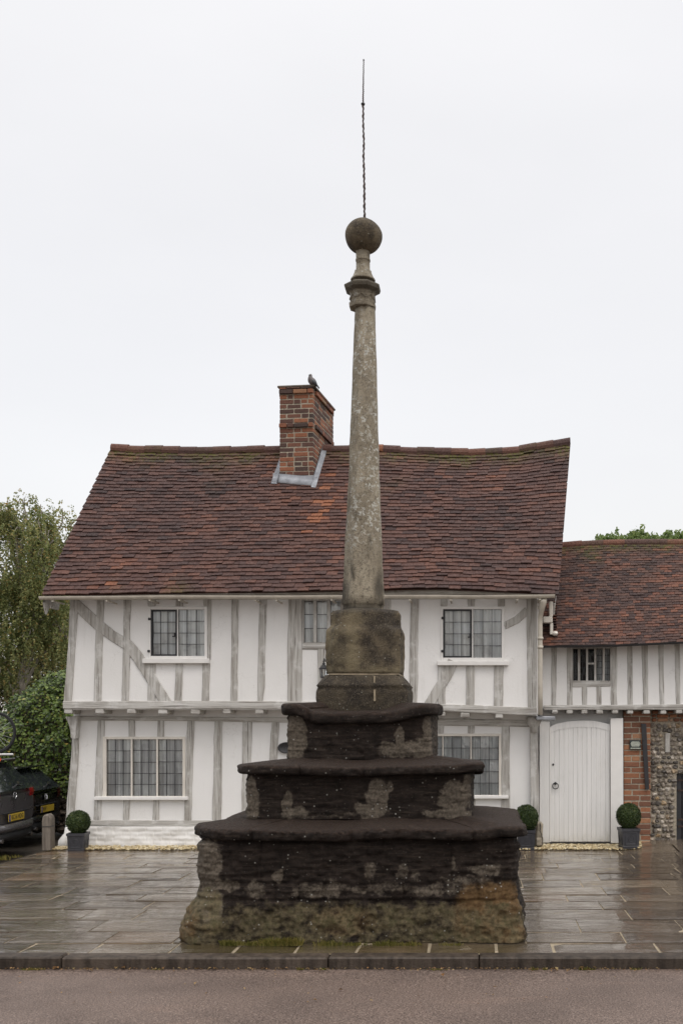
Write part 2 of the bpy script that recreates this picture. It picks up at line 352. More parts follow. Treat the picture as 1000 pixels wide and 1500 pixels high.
c = m.mix(m.mr(n1, .3, .7), (.23, .195, .14), (.42, .37, .28)); c = m.mix(m.mr(n2, .45, .75, 0, .65), c, (.10, .082, .058)); c = m.mix(m.mr(gr, .52, .7, 0, .4), c, (.09, .08, .06))
sxz = m.n('ShaderNodeSeparateXYZ'); m.l(m.tc.outputs['Object'], sxz.inputs[0]); zz = sxz.outputs[2]
li = m.noise(24, 6, .75, dist=.5); hz = m.math('MULTIPLY', m.mr(zz, 3.05, 3.75), m.mr(zz, 5.9, 5.2, 0.55, 1))
lf = m.math('MULTIPLY', m.mr(li, .53, .58), m.math('MULTIPLY', hz, m.mr(m.noise(2.3, 2), .36, .56))); c = m.mix(lf, c, (.58, .575, .52))
vo = m.voro(22); sep = m.n('ShaderNodeSeparateColor'); m.l(vo.outputs['Color'], sep.inputs[0])
spk = m.math('MULTIPLY', m.mr(vo.outputs['Distance'], .12, .26, 1, 0), m.mr(sep.outputs[0], .72, .76)); c = m.mix(m.math('MULTIPLY', spk, hz), c, (.5, .5, .46))
dk = m.math('MULTIPLY', m.mr(m.noise(3.5, 5, .6, stretch=(2, 2, .6)), .52, .68), m.mr(zz, 4.6, 2.75, .25, .95)); c = m.mix(dk, c, (.055, .046, .034))
c = m.mix(m.att('dark'), c, m.mix(n2, (.022, .02, .016), (.065, .054, .042)))
c = m.mix(m.mr(m.noise(60, 3, .7), .56, .68, 0, .6), c, (.07, .058, .042)); m.set(c, .75, spec=.3); m.bump(m.mix(.5, n2, gr), 1., .025); M['shaft_stone'] = m.m
m = NM('socket_stone')
n1 = m.noise(6.5, 6, .65); n2 = m.noise(38, 5, .65); gr = m.noise(140, 3, .7)
c = m.mix(m.mr(n1, .36, .64), (.036, .028, .02), (.17, .135, .085)); c = m.mix(m.mr(n2, .5, .72, 0, .6), c, (.045, .037, .028))
c = m.mix(m.math('MULTIPLY', m.att('pale'), m.mr(n1, .3, .6)), c, m.mix(n2, (.17, .135, .07), (.30, .26, .17))); c = m.mix(m.math('MULTIPLY', m.att('dark'), .85), c, m.mix(n2, (.014, .012, .01), (.045, .037, .03)))
vo = m.voro(30); sep = m.n('ShaderNodeSeparateColor'); m.l(vo.outputs['Color'], sep.inputs[0])
c = m.mix(m.math('MULTIPLY', m.mr(vo.outputs['Distance'], .1, .22, 1, 0), m.mr(sep.outputs[0], .88, .9)), c, (.36, .35, .29))
c = m.mix(m.mr(m.noise(75, 3, .7), .52, .66, 0, .55), c, (.20, .165, .115)); c = m.mix(m.mr(gr, .55, .7, 0, .6), c, (.03, .025, .02)); m.set(c, .75, spec=.25); m.bump(m.mix(.5, n2, gr), 1., .03); M['socket_stone'] = m.m
# wet ground
m = NM('paving'); isl = m.geo.outputs['Random Per Island']; n1 = m.noise(1.1, 5, .6); n2 = m.noise(1, 5, .65, stretch=(4, 11, 1)); n3 = m.noise(40, 4, .6)
c = m.ramp(isl, [(0, (.055, .040, .029)), (.3, (.085, .064, .046)), (.65, (.122, .095, .070)), (.9, (.155, .122, .088)), (1, (.145, .095, .06))])
c = m.mix(m.mr(n2, .4, .72, 0, .7), c, m.mix(1., c, (.5, .48, .44), 'MULTIPLY')); c = m.mix(m.mr(n3, .5, .75, 0, .4), c, (.14, .12, .09))
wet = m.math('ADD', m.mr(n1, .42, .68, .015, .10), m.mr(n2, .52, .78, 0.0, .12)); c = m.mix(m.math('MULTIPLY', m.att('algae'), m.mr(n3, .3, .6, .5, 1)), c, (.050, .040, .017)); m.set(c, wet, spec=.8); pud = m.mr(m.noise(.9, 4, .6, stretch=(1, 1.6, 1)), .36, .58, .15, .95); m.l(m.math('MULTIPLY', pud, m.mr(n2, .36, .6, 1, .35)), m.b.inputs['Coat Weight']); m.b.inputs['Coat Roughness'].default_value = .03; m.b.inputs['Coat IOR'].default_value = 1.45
m.bump(m.mix(.35, n2, m.noise(1, 4, .6, stretch=(1.5, 6, 1))), .5, .06)
cb_ = m.n('ShaderNodeBump'); cb_.inputs['Strength'].default_value = .12; cb_.inputs['Distance'].default_value = .05; m.l(m.noise(1, 4, .6, stretch=(1.5, 5, 1)), cb_.inputs['Height']); m.l(cb_.outputs[0], m.b.inputs['Coat Normal']); M['paving'] = m.m
m = NM('asphalt'); g = m.noise(85, 3, .8); g2 = m.noise(48, 2, .6); n1 = m.noise(1.2, 5, .6)
c = m.mix(m.mr(g, .35, .68), (.052, .036, .029), (.235, .175, .145)); c = m.mix(m.mr(g2, .55, .75, 0, .55), c, (.34, .27, .23)); c = m.mix(m.mr(n1, .38, .66, 0, .7), c, m.mix(1., c, (.66, .65, .65), 'MULTIPLY')); c = m.mix(m.mr(m.noise(3.5, 4, .6, stretch=(.4, 1.6, 1)), .55, .75, 0, .5), c, m.mix(1., c, (1.35, 1.3, 1.25), 'MULTIPLY'))
m.set(c, m.mr(n1, .3, .7, .42, .6), spec=.3); m.bump(m.mix(.5, g, g2), 1., .012); M['asphalt'] = m.m
m = NM('kerb_stone'); isl = m.geo.outputs['Random Per Island']; n1 = m.noise(1, 5, .6, stretch=(14, 14, 2.5)); n2 = m.noise(50, 4)
c = m.mix(m.mr(n1, .3, .7), (.030, .023, .018), (.085, .066, .052)); c = m.mix(m.mr(n2, .55, .75, 0, .5), c, (.09, .075, .06)); m.set(m.mix(isl, c, m.mix(1., c, (.7, .7, .7), 'MULTIPLY')), .55, spec=.2); m.bump(n2, .4, .01); M['kerb_stone'] = m.m
m = NM('earth'); n1 = m.noise(3, 6, .6); m.set(m.mix(n1, (.032, .026, .020), (.070, .057, .043)), m.mr(n1, .3, .7, .5, .8), spec=.2); m.bump(m.noise(20, 5), .6, .03); M['earth'] = m.m

# ------------------------------------------------------------------ ground
def gz(x, y):                                    # pavement falls a touch to the houses; the yard at the left lies lower
    base = -.007*max(0, y-8.3)+.075*sstep(2.0, 2.7, x)*sstep(13.2, 14.6, y)
    return base-.24*sstep(-6.02, -7.0, x)*sstep(11.5, 13.2, y)
g = MB(); xs = [-600, -200, -60, -30]+[-20+i*.5 for i in range(80)]+[25, 60, 200, 600]; ys = [7.85+i*.45 for i in range(36)]+[26, 32, 45, 70, 120, 300, 900]
for y in ys:
    for x in xs: g.v.append((x, y, gz(x, min(y, 24))-.05))
n = len(xs)
for j in range(len(ys)-1):
    for i in range(n-1): g.f.append((j*n+i, j*n+i+1, (j+1)*n+i+1, (j+1)*n+i))
struct('ground', g, M['earth'], True)
g = MB(); n = 2
ys = [-400, -60, -10, 0, 2, 4, 5, 6, 6.6, 7.0, 7.3, 7.6, 7.86, 8.2]; xs = [-600, -60]+[-12+.5*i for i in range(50)]+[60, 600]
for y in ys:
    for x in xs: g.v.append((x, y, -.083+.02*sstep(7.6, 3, y)+.006*fbm(x*.6, y*.6, 0)-.006*sstep(7.3, 7.8, y)))
n = len(xs)
for j in range(len(ys)-1):
    for i in range(n-1): g.f.append((j*n+i, j*n+i+1, (j+1)*n+i+1, (j+1)*n+i))
struct('road', g, M['asphalt'], True)
g = MB(); x = X(243, 7.8)-1.9*6-.1; k = 0
while x < 14:
    L = [1.98, 1.2, 1.1, 1.0, 1.15][k % 5]; 
    if abs(x-X(243, 7.8)) < 1.2: L = X(480, 7.8)-x
    g.box((x+L/2, 7.86+rnd.uniform(-.006, .006), -.06+rnd.uniform(-.004, .003)), (L-.007, .16, .13), Matrix.Rotation(rnd.uniform(-.003, .003), 3, 'Z'), .012); x += L; k += 1
struct('kerb', g, M['kerb_stone'])
# paving slabs
g = MB(); bed = MB()
def slab(x0, x1, y0, y1, gap=.010):
    nx = max(2, int((x1-x0)/.10)); ny = max(2, int((y1-y0)/.08))
    x0 += gap/2; x1 -= gap/2; y0 += gap/2; y1 -= gap/2
    tx, ty = rnd.uniform(-.008, .008), rnd.uniform(-.014, .014); s_ = rnd.random()*50; cx, cy = (x0+x1)/2, (y0+y1)/2; h0 = rnd.uniform(-.002, .002)
    jj = [rnd.uniform(-.006, .006) for _ in range(4)]
    b0 = len(g.v)
    for j in range(ny+1):
        for i in range(nx+1):
            u, v_ = i/nx, j/ny
            x = lerp(x0, x1, u)+lerp(jj[0], jj[1], v_)*(1 if u > .5 else -1); y = lerp(y0, y1, v_)+lerp(jj[2], jj[3], u)*(1 if v_ > .5 else -1)*.7
            z = gz(x, y)+h0+tx*(x-cx)+ty*(y-cy)+.008*fbm(x*2.0+s_, y*5, s_, 2)
            if i in (0, nx) or j in (0, ny): z -= .006
            g.v.append((x, y, z))
    n = nx+1
    for j in range(ny):
        for i in range(nx): g.f.append((b0+j*n+i, b0+j*n+i+1, b0+(j+1)*n+i+1, b0+(j+1)*n+i))
    ring = [b0+i for i in range(n)]+[b0+j*n+nx for j in range(1, ny+1)]+[b0+ny*n+i for i in range(nx-1, -1, -1)]+[b0+j*n for j in range(ny-1, 0, -1)]
    b1_ = len(g.v)
    for q in ring: a_ = g.v[q]; g.v.append((a_[0], a_[1], a_[2]-.04))
    m_ = len(ring)
    for i in range(m_): g.f.append((ring[i], b1_+i, b1_+(i+1) % m_, ring[(i+1) % m_]))
first = [X(p, 8.0) for p in (-160, -60, 30, 132, 248, 342, 432, 522, 627, 727, 811, 966, 1090, 1180)]
for a, b in zip(first, first[1:]): slab(a, b, 7.945, 8.31, .02)
y = 8.31; row = 0
while y < 14.55:
    d = rnd.choice([.38, .46, .52, .6, .44]); y1 = y+d; x = -5.98-rnd.random()*.1 if y > 8 else -7
    x = -5.98
    first_ = True
    while x < 9:
        L = rnd.uniform(.45, 1.15)*(rnd.uniform(.5, 1) if first_ else 1); first_ = False
        slab(x, x+L, y, y1, .013); x += L
    y = y1
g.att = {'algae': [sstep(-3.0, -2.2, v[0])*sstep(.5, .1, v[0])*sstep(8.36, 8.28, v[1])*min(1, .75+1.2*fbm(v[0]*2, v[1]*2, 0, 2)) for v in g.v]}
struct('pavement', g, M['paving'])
bed.add([(-6.0, 7.93, -.010), (9, 7.93, -.010), (9, 8.4, -.012), (-6, 8.4, -.012), (9, 15.2, -.060), (-6, 15.2, -.060)], [(0, 1, 2, 3), (3, 2, 4, 5)])
struct('pavement_mortar', bed, M['pale_mortar'])

# ------------------------------------------------------------------ market cross
AX, AY = X(532, 9.65), 9.65
cross = thing('market_cross', 'tall weathered stone market cross on three worn black steps with a ball finial and spike', 'monument', (AX, AY, 0))
def ring(cx, cy, hw, rads, n):                   # square with rounded corners, FL FR BR BL, counter clockwise seen from above from the middle of the left side
    pts = []
    cs = [(-1, -1, rads[0], math.pi), (1, -1, rads[1], 1.5*math.pi), (1, 1, rads[2], 0), (-1, 1, rads[3], .5*math.pi)]
    segs = []; last_ = None
    for sx_, sy_, r, a0 in cs:
        ccx, ccy = cx+sx_*(hw-r), cy+sy_*(hw-r)
        arc = [(ccx+r*math.cos(a0+t*math.pi/2/10), ccy+r*math.sin(a0+t*math.pi/2/10), math.cos(a0+t*math.pi/2/10), math.sin(a0+t*math.pi/2/10)) for t in range(11)]
        segs += arc
    L = [0]
    for a, b in zip(segs, segs[1:]+segs[:1]): L.append(L[-1]+math.hypot(b[0]-a[0], b[1]-a[1]))
    T = L[-1]; k = 0
    for i in range(n):
        d = T*i/n
        while L[k+1] < d: k += 1
        t = (d-L[k])/max(1e-9, L[k+1]-L[k]); a = segs[k]; b = segs[(k+1) % len(segs)]
        q = [lerp(a[j], b[j], t) for j in range(4)]; h = math.hypot(q[2], q[3]) or 1
        pts.append((q[0], q[1], q[2]/h, q[3]/h))
    return pts
def blobs(px, py, L):
    s_ = 0; px, py = px+13*fbm(px*.05, py*.035, 1.5, 3), py+13*fbm(px*.05, py*.035, 8.5, 3)
    for (bx, by, rx, ry, wt) in L:
        d = ((px-bx)/rx)**2+((py-by)/ry)**2
        if d < 4: s_ = max(s_, wt*(1-sstep(.15, 1.9, d)))
    return s_
def tier(name, cx, hw, rads, prof, n, disp, att, parent, lipfn=None, close_top=None):
    mb = MB(); base = ring(cx, AY, hw, rads, n); m_ = len(prof)
    A = {k: [] for k in ('pale', 'lip', 'rust', 'green')}
    for j, (off, z, lipv) in enumerate(prof):
        for (x, y, nx, ny) in base:
            o = off+disp(x, y, z, nx, ny, j); zz_ = z
            if off < -.02 and j > 0:                        # tread: shrink towards the axis
                k = (hw+off)/hw; px_, py_ = cx+(x-cx)*k, AY+(y-AY)*k
                o2 = disp(x, y, z, nx, ny, j); px_ += nx*o2; py_ += ny*o2
            else: px_, py_ = x+nx*o, y+ny*o
            if lipfn: zz_ += lipfn(x, y, j)
            mb.v.append((px_, py_, zz_))
            u, v_ = PX+px_*F/py_, PY-(zz_-EYE)*F/py_
            a = att(u, v_, zz_, nx, ny, lipv)
            for k in A: A[k].append(a.get(k, 0))
    for j in range(m_-1):
        for i in range(n):
            i2 = (i+1) % n
            mb.f.append((j*n+i, j*n+i2, (j+1)*n+i2, (j+1)*n+i))
    mb.f.append(tuple((m_-1)*n+i for i in range(n)))
    mb.att = A
    return obj(name, mb, M['cross_stone'], parent, True)
def rough_(x, y, z, amp=1):
    v_ = noise.voronoi(Vector((x*11, y*11, z*16)))[0]; q = max(0, .33-v_[0])
    return amp*(.036*fbm(x*1.6+3, y*1.6, z*2.2, 2)+.026*fbm(x*6, y*6, z*8, 3)+.022*sstep(.2, .5, z)*fbm(x*3+9, y*3, z*30, 3)+.022*fbm(x*20, y*20, z*24, 3)-.10*q*max(0, .3+fbm(x*3, y*3, z*3+5, 2)))
def groove(d, wd): return math.exp(-(d/wd)**2)
T3, T2, T1 = (-.99, 1.325), (-1.017, .990), (-1.045, .632)
j3hi = [X(p, 8.33) for p in (382, 538, 660)]; j3mid = [X(p, 8.3) for p in (338, 402, 436, 474, 590, 700)]
def disp3(x, y, z, nx, ny, j):
    o = rough_(x, y, z, 1.15); front = max(0, -ny)
    fl = sstep(-1.7, -2.25, x)*sstep(-7.9, -8.6, -y+0)
    o += (.145*math.exp(-((x-(T3[0]-T3[1]))/.38)**2)*math.exp(-((y-(AY-T3[1]))/.6)**2))*sstep(.46, .06, z)
    o += .016*sstep(.52, .20, z)
    o += .022*sstep(-.1, .3, x)*sstep(.42, .30, z)
    zg = .475+.035*fbm(x*3, y*3, 5); o -= .016*groove(z-zg, .014)*(.6+1.5*fbm(x*2, y*2, 3, 2))
    zg = .335+.05*fbm(x*3, y*3, 8); o -= .02*groove(z-zg, .016)
    o -= .03*sstep(.55, .60, z)*groove(z-.815, .02)
    if ny < -.5:
        for q in j3hi:
            if z > .47: o -= .014*groove(x-q-.01*fbm(z*6, q, 0), .010)
        for q in j3mid:
            if .33 < z < .47: o -= .025*groove(x-q-.012*fbm(z*9, q, 2), .013)
    if z < .36: o += sstep(.36, .30, z)*(.05*fbm(x*4, y*4, z*4+7, 3)+.03*fbm(x*11, y*11, z*12, 2))
    return o
P3 = [(310, 1330, 14, 22, .8), (470, 1300, 40, 14, .5), (370, 1302, 20, 12, .5), (640, 1302, 50, 10, .5), (302, 1262, 24, 36, .9), (318, 1295, 30, 10, .9), (607, 1278, 8, 12, .5), (540, 1280, 14, 16, .6), (590, 1278, 7, 14, .6), (710, 1274, 26, 12, .75), (690, 1290, 50, 8, .55), (407, 1284, 9, 12, .8), (305, 1312, 20, 18, .7), (665, 1262, 4, 14, .6), (560, 1300, 60, 8, .45)]
def att3(u, v_, z, nx, ny, lipv):
    if ny > -.25: return dict(pale=.35, green=.5*sstep(.45, .2, z), rust=.3*sstep(.15, 0, z))
    return dict(pale=blobs(u, v_, P3)+.24*sstep(.50, .36, z), rust=max(blobs(u, v_, [(722, 1342, 62, 52, 1.0), (272, 1345, 22, 46, .95), (310, 1360, 26, 12, .6), (505, 1350, 60, 26, .7), (620, 1366, 50, 8, .4)]), .48*sstep(.10, .0, z)),
                green=max(.62*sstep(.44, .26, z), blobs(u, v_, [(300, 1325, 30, 30, .7)])), dark=blobs(u, v_, [(280, 1345, 20, 22, 1)]))
prof3 = [(0, z, 0) for z in [i*.84/84 for i in range(85)]]
step1 = tier('step', T3[0], 1.318, (.20, .10, .5, .5), prof3, 900, disp3, att3, cross)
def sag(cx, hw, amp, items):
    def f(x, y, j):
        s_ = amp*fbm(x*1.7+hw*5, y*1.7, 2, 2)-.055*hw/1.325*sstep(AY-hw*.80, AY-hw*.25, y)
        if y < AY-hw*.55:
            for (xc, wd, a) in items: s_ += a*math.exp(-((x-xc)/wd)**2)
        return s_
    return f
def nose(hw, z0, z1, tread, ztread, n_=18):      # from the underside of the nose, round it, and up the worn tread
    pr = [(-.03, z0+.012, .1), (.0, z0, .3)]
    hh_ = (z1-z0)
    for i in range(n_+1):
        t = -math.pi/2+math.pi*.92*i/n_
        ct_, s2_ = math.cos(t), math.sin(t); pr.append((.024+.046*max(0, ct_)**.62, z0+hh_/2+hh_/2*math.copysign(abs(s2_)**.75, s2_), lerp(.15, .85, sstep(-.5, 1.1, t))))  # colour runs dark underneath to lighter on top, painting the nose's shading
    for i in range(1, 13):
        t = i/12; pr.append((lerp(.01, -tread-.06, t), lerp(z1, ztread, t**.8), 1.0))
    pr.append((-tread-.3, ztread, 1))
    return pr
def dispn(joints, amp=1):
    def f(x, y, z, nx, ny, j):
        o = amp*(.040*fbm(x*2.2+1, y*2.2, 3, 2)+.030*fbm(x*7, y*7, z*7, 3)+.022*fbm(x*20, y*20, z*24, 3))
        if ny < -.4:
            for q in joints: o -= .035*groove(x-q-.02*fbm(z*5, q, 1, 2), .015)
        return o
    return f
attL = lambda u, v_, z, nx, ny, lipv: dict(lip=lipv, pale=.12)
prof = nose(T3[1], .835, .928, .30, .968)
cop = tier('coping_slab', T3[0], T3[1], (.38, .16, .6, .6), prof, 900, dispn([X(p, 8.33) for p in (370, 514, 692)], 1.1), attL, step1, sag(T3[0], T3[1], .030, [(X(400, 8.3), .2, -.010), (X(480, 8.3), .25, -.014), (X(735, 8.3), .12, .02)]))
def disp2(x, y, z, nx, ny, j):
    o = rough_(x, y, z, .8)
    if ny < -.5:
        for q in [X(p, 8.66) for p in (417, 570, 640)]: o -= .007*groove(x-q, .008)
    return o
P2 = [(368, 1172, 13, 34, .95), (420, 1180, 10, 20, .8), (430, 1190, 26, 8, .7), (551, 1166, 16, 26, .95), (540, 1188, 26, 11, .9), (568, 1150, 6, 12, .7), (668, 1168, 26, 26, .9), (660, 1192, 40, 10, .8), (686, 1150, 8, 30, .7), (470, 1196, 80, 4, .5)]
step2 = tier('step', T2[0], .968, (.09, .07, .3, .3), [(0, .96+i*.38/44, 0) for i in range(45)], 700, disp2, lambda u, v_, z, nx, ny, l_: dict(pale=blobs(u, v_, P2) if ny < -.3 else .4), cross)
tier('coping_slab', T2[0], T2[1], (.22, .11, .4, .4), nose(T2[1], 1.342, 1.426, .33, 1.466), 700, dispn([X(p, 8.66) for p in (440, 533,)], .8), attL, step2, sag(T2[0], T2[1], .022, [(X(500, 8.6), .3, -.015), (X(690, 8.6), .1, .02)]))
P1 = [(433, 1080, 15, 40, .98), (585, 1086, 9, 24, .8), (606, 1098, 34, 13, .9), (628, 1072, 12, 22, .85), (622, 1094, 18, 20, .85), (575, 1098, 22, 10, .8)]
def disp1(x, y, z, nx, ny, j):
    o = rough_(x, y, z, .7)
    if ny < -.5:
        for q in [X(p, 9.0) for p in (447, 583)]: o -= .010*groove(x-q, .008)
    return o
step3 = tier('step', T1[0], .640, (.05, .05, .05, .05), [(0, 1.45+i*.39/44, 0) for i in range(45)], 480, disp1, lambda u, v_, z, nx, ny, l_: dict(pale=blobs(u, v_, P1) if ny < -.3 else .5), cross)
def sag1(x, y, j):
    s_ = .012*fbm(x*2, y*2, 9, 2); t = max(0, (AY-.32-y)/.36)
    s_ -= .085*t*sstep(-1.62, -1.40, x)*(1-sstep(-.85, -.42, x))
    return s_
tier('coping_slab', T1[0], T1[1], (.07, .07, .2, .2), nose(T1[1], 1.838, 1.945, .29, 1.962), 480, dispn([X(p, 8.96) for p in (452,)], .6), attL, step3, sag1)
# pedestal, socket, shaft, capital
def polyring(hw, ch, n=6):
    pts = []
    k = hw-ch
    base = [(-k, -hw), (k, -hw), (hw, -k), (hw, k), (k, hw), (-k, hw), (-hw, k), (-hw, -k)]
    for a, b in zip(base, base[1:]+base[:1]):
        for i in range(n): pts.append((lerp(a[0], b[0], i/n), lerp(a[1], b[1], i/n)))
    return pts
def stack(name, cx, prof, mat, parent, amp=.006, n=8, darkf=None, palef=None, smooth=True, lean=None):
    mb = MB(); nr = 8*n; D_, A_ = [], []
    for hw, ch, z in prof:
        lx = lean(z) if lean else 0
        for (x, y) in polyring(hw, ch, n):
            l_ = math.hypot(x, y) or 1; d = amp*(2.4*fbm(x*3+z, y*3, z*3, 2)+1.3*fbm(x*14, y*14, z*14, 2))
            vx, vy = cx+lx+x+x/l_*d, AY+y+y/l_*d
            mb.v.append((vx, vy, z)); u = PX+vx*F/vy; v_ = PY-(z-EYE)*F/vy
            D_.append(darkf(u, v_) if darkf else 0); A_.append(palef(u, v_) if palef else 0)
    for j in range(len(prof)-1):
        for i in range(nr):
            i2 = (i+1) % nr; mb.f.append((j*nr+i, j*nr+i2, (j+1)*nr+i2, (j+1)*nr+i))
    mb.f.append(tuple(range(nr))[::-1]); mb.f.append(tuple((len(prof)-1)*nr+i for i in range(nr)))
    mb.att = {'dark': D_, 'pale': A_}
    return obj(name, mb, mat, parent, smooth)
def dens(prof, st=.025):
    o = [prof[0]]
    for a, b in zip(prof, prof[1:]):
        k = max(1, int(max(abs(b[2]-a[2]), abs(b[0]-a[0]))/st))
        for i in range(1, k+1): o.append(tuple(lerp(a[q], b[q], i/k) for q in range(3)))
    return o
D1 = 9.27
zf = lambda y, hw=.3: Z(y, AY-hw)
stack('pedestal', X(530, D1), dens([(.400, .03, 1.78), (.412, .03, 1.92), (.415, .03, zf(1012, .41)), (.402, .03, zf(1007, .4)), (.415, .03, zf(1004, .41)), (.40, .03, zf(1001, .4)), (.335, .03, zf(988.5, .34)), (.30, .03, zf(988, .33))], .018), M['socket_stone'], cross, .011, 16, lambda u, v_: .75)
mbm = MB(); mbm.b2(X(479, D1-.05), X(583, D1-.05), AY-.338, AY+.3, zf(988.4, .34), zf(986.6, .34)); mbm.b2(X(546.2, D1-.1), X(549, D1-.1), AY-.432, AY-.3, zf(1027, .43), zf(1010, .43)); mbm.b2(X(545.5, D1-.1), X(547.6, D1-.1), AY-.395, AY-.2, zf(1000, .39), zf(990, .39))
obj('mortar_joint', mbm, M['pale_mortar'], cross)
stack('socket', X(530, D1), dens([(.335, .075, zf(986.5, .335)), (.340, .08, zf(975, .335)), (.342, .085, zf(926, .335)), (.338, .09, zf(921, .335)), (.314, .115, zf(914.5, .31)), (.312, .12, zf(897, .31)), (.294, .13, zf(892.5, .3)), (.205, .115, zf(890.5, .2))], .018), M['socket_stone'], cross, .013, 16,
      lambda u, v_: max(blobs(u, v_, [(560, 915, 26, 24, .8), (497, 955, 12, 30, .5), (540, 890, 60, 7, .9), (555, 960, 30, 20, .35)]), 0), lambda u, v_: blobs(u, v_, [(488, 950, 12, 40, .6), (512, 950, 12, 36, .6), (500, 975, 34, 14, .8), (560, 983, 40, 6, .6), (520, 900, 18, 14, .4)]))
zs = lambda y: Z(y, AY-.15)
oct_ = lambda hw, z: (hw, hw*.586, z)
stack('shaft', X(531, 9.5), dens([oct_(.185, zs(892)), oct_(.180, zs(890)), oct_(.182, zs(885)), oct_(.192, zs(884)), oct_(.189, zs(870)), oct_(.146, zs(720)), oct_(.117, zs(580)), oct_(.090, zs(441))], .06), M['shaft_stone'], cross, .004, 4,
      lambda u, v_: max(blobs(u, v_, [(502, 862, 8, 14, .8), (556, 858, 7, 16, .8), (520, 889, 40, 4.5, .85)]), .55*sstep(.30, .0, (u-lerp(515, 501, (v_-441)/440))/max(8, lerp(30, 58, (v_-441)/440)))*(.5+fbm(u*.1, v_*.02, 3)*1.2)), None, True, lambda z: lerp(-.012, .006, (z-2.8)/2.9))  # left facet darkened: shade painted in together with grime
CX = AX+.0
cap = MB(); k8 = 1/math.cos(math.pi/8)
zc = lambda y: Z(y, AY-.1)
def L8(prof, seg=8, rot=math.pi/8): cap.lathe((CX-.008, AY, 0), [(X(700+r, AY-.1)*(k8 if seg == 8 else 1), zc(y)) for r, y in prof], seg, rot)
L8([(15.5, 447), (18.5, 446), (19, 440), (17.5, 439), (17.5, 428), (18.3, 424)])
L8([(18, 424.5), (20, 423), (24.5, 420), (25.8, 416), (25.5, 414), (21, 411), (17, 410)])
for q in range(8):
    a = q*math.pi/4; d_ = X(700+17.9, AY-.1)
    for s_ in (-1, 1):
        cxp = Vector((CX-.008+d_*math.sin(a), AY-d_*math.cos(a), zc(433))); tan_ = Vector((math.cos(a), math.sin(a), 0))
        cap.tube([cxp+tan_*s_*.040+Vector((0, 0, -.012)), cxp+tan_*s_*.018+Vector((0, 0, .010)), cxp+Vector((0, 0, .026))], .007, 5)
capo = obj('capital', cap, M['shaft_stone'], cross); 
at = capo.data.attributes.new('dark', 'FLOAT', 'POINT'); at.data.foreach_set('value', [.15+.5*(v.co.z > zc(424)) for v in capo.data.vertices])
nk = MB()
nk.lathe((CX-.004, AY, 0), [(X(700+r, AY), Z(y, AY)) for r, y in [(17.5, 412), (18, 410.5), (17.2, 409), (16, 408.5), (12.6, 400.5), (12.2, 399.5), (12.4, 398), (10.2, 397), (10.0, 383), (10.8, 382.6), (10.8, 380.5), (10.1, 380), (10.3, 370), (10.6, 366)]], 24, 0, 1, 1, .03)
nko = obj('neck', nk, M['shaft_stone'], cross, True)
bl = MB(); pr = []
for i in range(25):
    t = -math.pi/2+math.pi*i/24; pr.append((max(.004, .1745*math.cos(t)*(1+.015*math.sin(3*t))), .160*math.sin(t)))
bl.lathe((CX, AY, Z(346.5, AY)), pr, 36, 0, 1, 1, .05)
blo = obj('ball', bl, M['socket_stone'], cross, True)
at = blo.data.attributes.new('dark', 'FLOAT', 'POINT'); at.data.foreach_set('value', [.05]*len(blo.data.vertices))
rd = MB(); pts = []; rr = []
x_top = X(531.5, AY)
for i in range(200):
    t = i/199; y_ = lerp(320.5, 152, t); ph = t*math.pi*46
    pts.append((lerp(CX+.012, x_top, t)+.0022*math.cos(ph)+.010*fbm(t*5, 1, 1), AY+.0022*math.sin(ph), Z(y_, AY))); rr.append(lerp(.0105, .0085, t)*(1+.18*math.sin(ph*.5+fbm(t*20, 0, 0)*3)))
rd.tube(pts, rr, 7)
pts2 = [(x_top+.003*math.cos(i*1.9)+lerp(0, .006, i/70), AY, Z(lerp(152, 88, i/70), AY)) for i in range(71)]
rd.tube(pts2, [lerp(.0068, .0042, i/70)*(1+.25*math.sin(i*2.3)) for i in range(71)], 6)
spk_ = obj('spike', rd, M['rust_iron'], cross, True)
for c_, pr_ in (((x_top, AY, Z(152, AY)), [(.004, -.016), (.016, -.012), (.02, 0), (.012, .009), (.004, .016)]), ((CX+.012, AY, Z(320.5, AY)), [(.016, -.012), (.018, .006), (.011, .012)]), ((x_top+.006, AY, Z(88, AY)), [(.003, -.009), (.009, 0), (.003, .009)])):
    kb = MB(); kb.lathe(c_, pr_, 10); obj('knob', kb, M['black_iron'], spk_, True)

# ------------------------------------------------------------------ the house
DU, DL = 14.3, 14.6                              # upper wall (jettied) and ground-floor wall
SK = .128                                        # side walls run back a little to the right
house = thing('timber_framed_house', 'white plastered timber-framed house with jettied upper floor and brown tiled roof behind the stone cross', 'house', (X(440, DL), DL, -.045))
def wallgrid(x0, x1, z0, z1, D, holes, name, parent, mat, step=.12):
    xs = sorted(set([x0, x1]+[h[0] for h in holes]+[h[2] for h in holes])); zs_ = sorted(set([z0, z1]+[h[1] for h in holes]+[h[3] for h in holes]))
    def fill(L):
        o = []
        for a, b in zip(L, L[1:]):
            k = max(1, int((b-a)/step)); o += [lerp(a, b, i/k) for i in range(k)]
        return o+[L[-1]]
    xs = fill([q for q in xs if x0 <= q <= x1]); zs_ = fill([q for q in zs_ if z0 <= q <= z1])
    mb = MB(); n = len(xs)
    for z in zs_:
        for x in xs: mb.v.append((x, D+.010*fbm(x*1.3, D, z*1.3, 3), z))
    for j in range(len(zs_)-1):
        for i in range(n-1):
            cx, cz = (xs[i]+xs[i+1])/2, (zs_[j]+zs_[j+1])/2
            if any(h[0] < cx < h[2] and h[1] < cz < h[3] for h in holes): continue
            mb.f.append((j*n+i, j*n+i+1, (j+1)*n+i+1, (j+1)*n+i))
    return obj(name, mb, mat, parent, True)
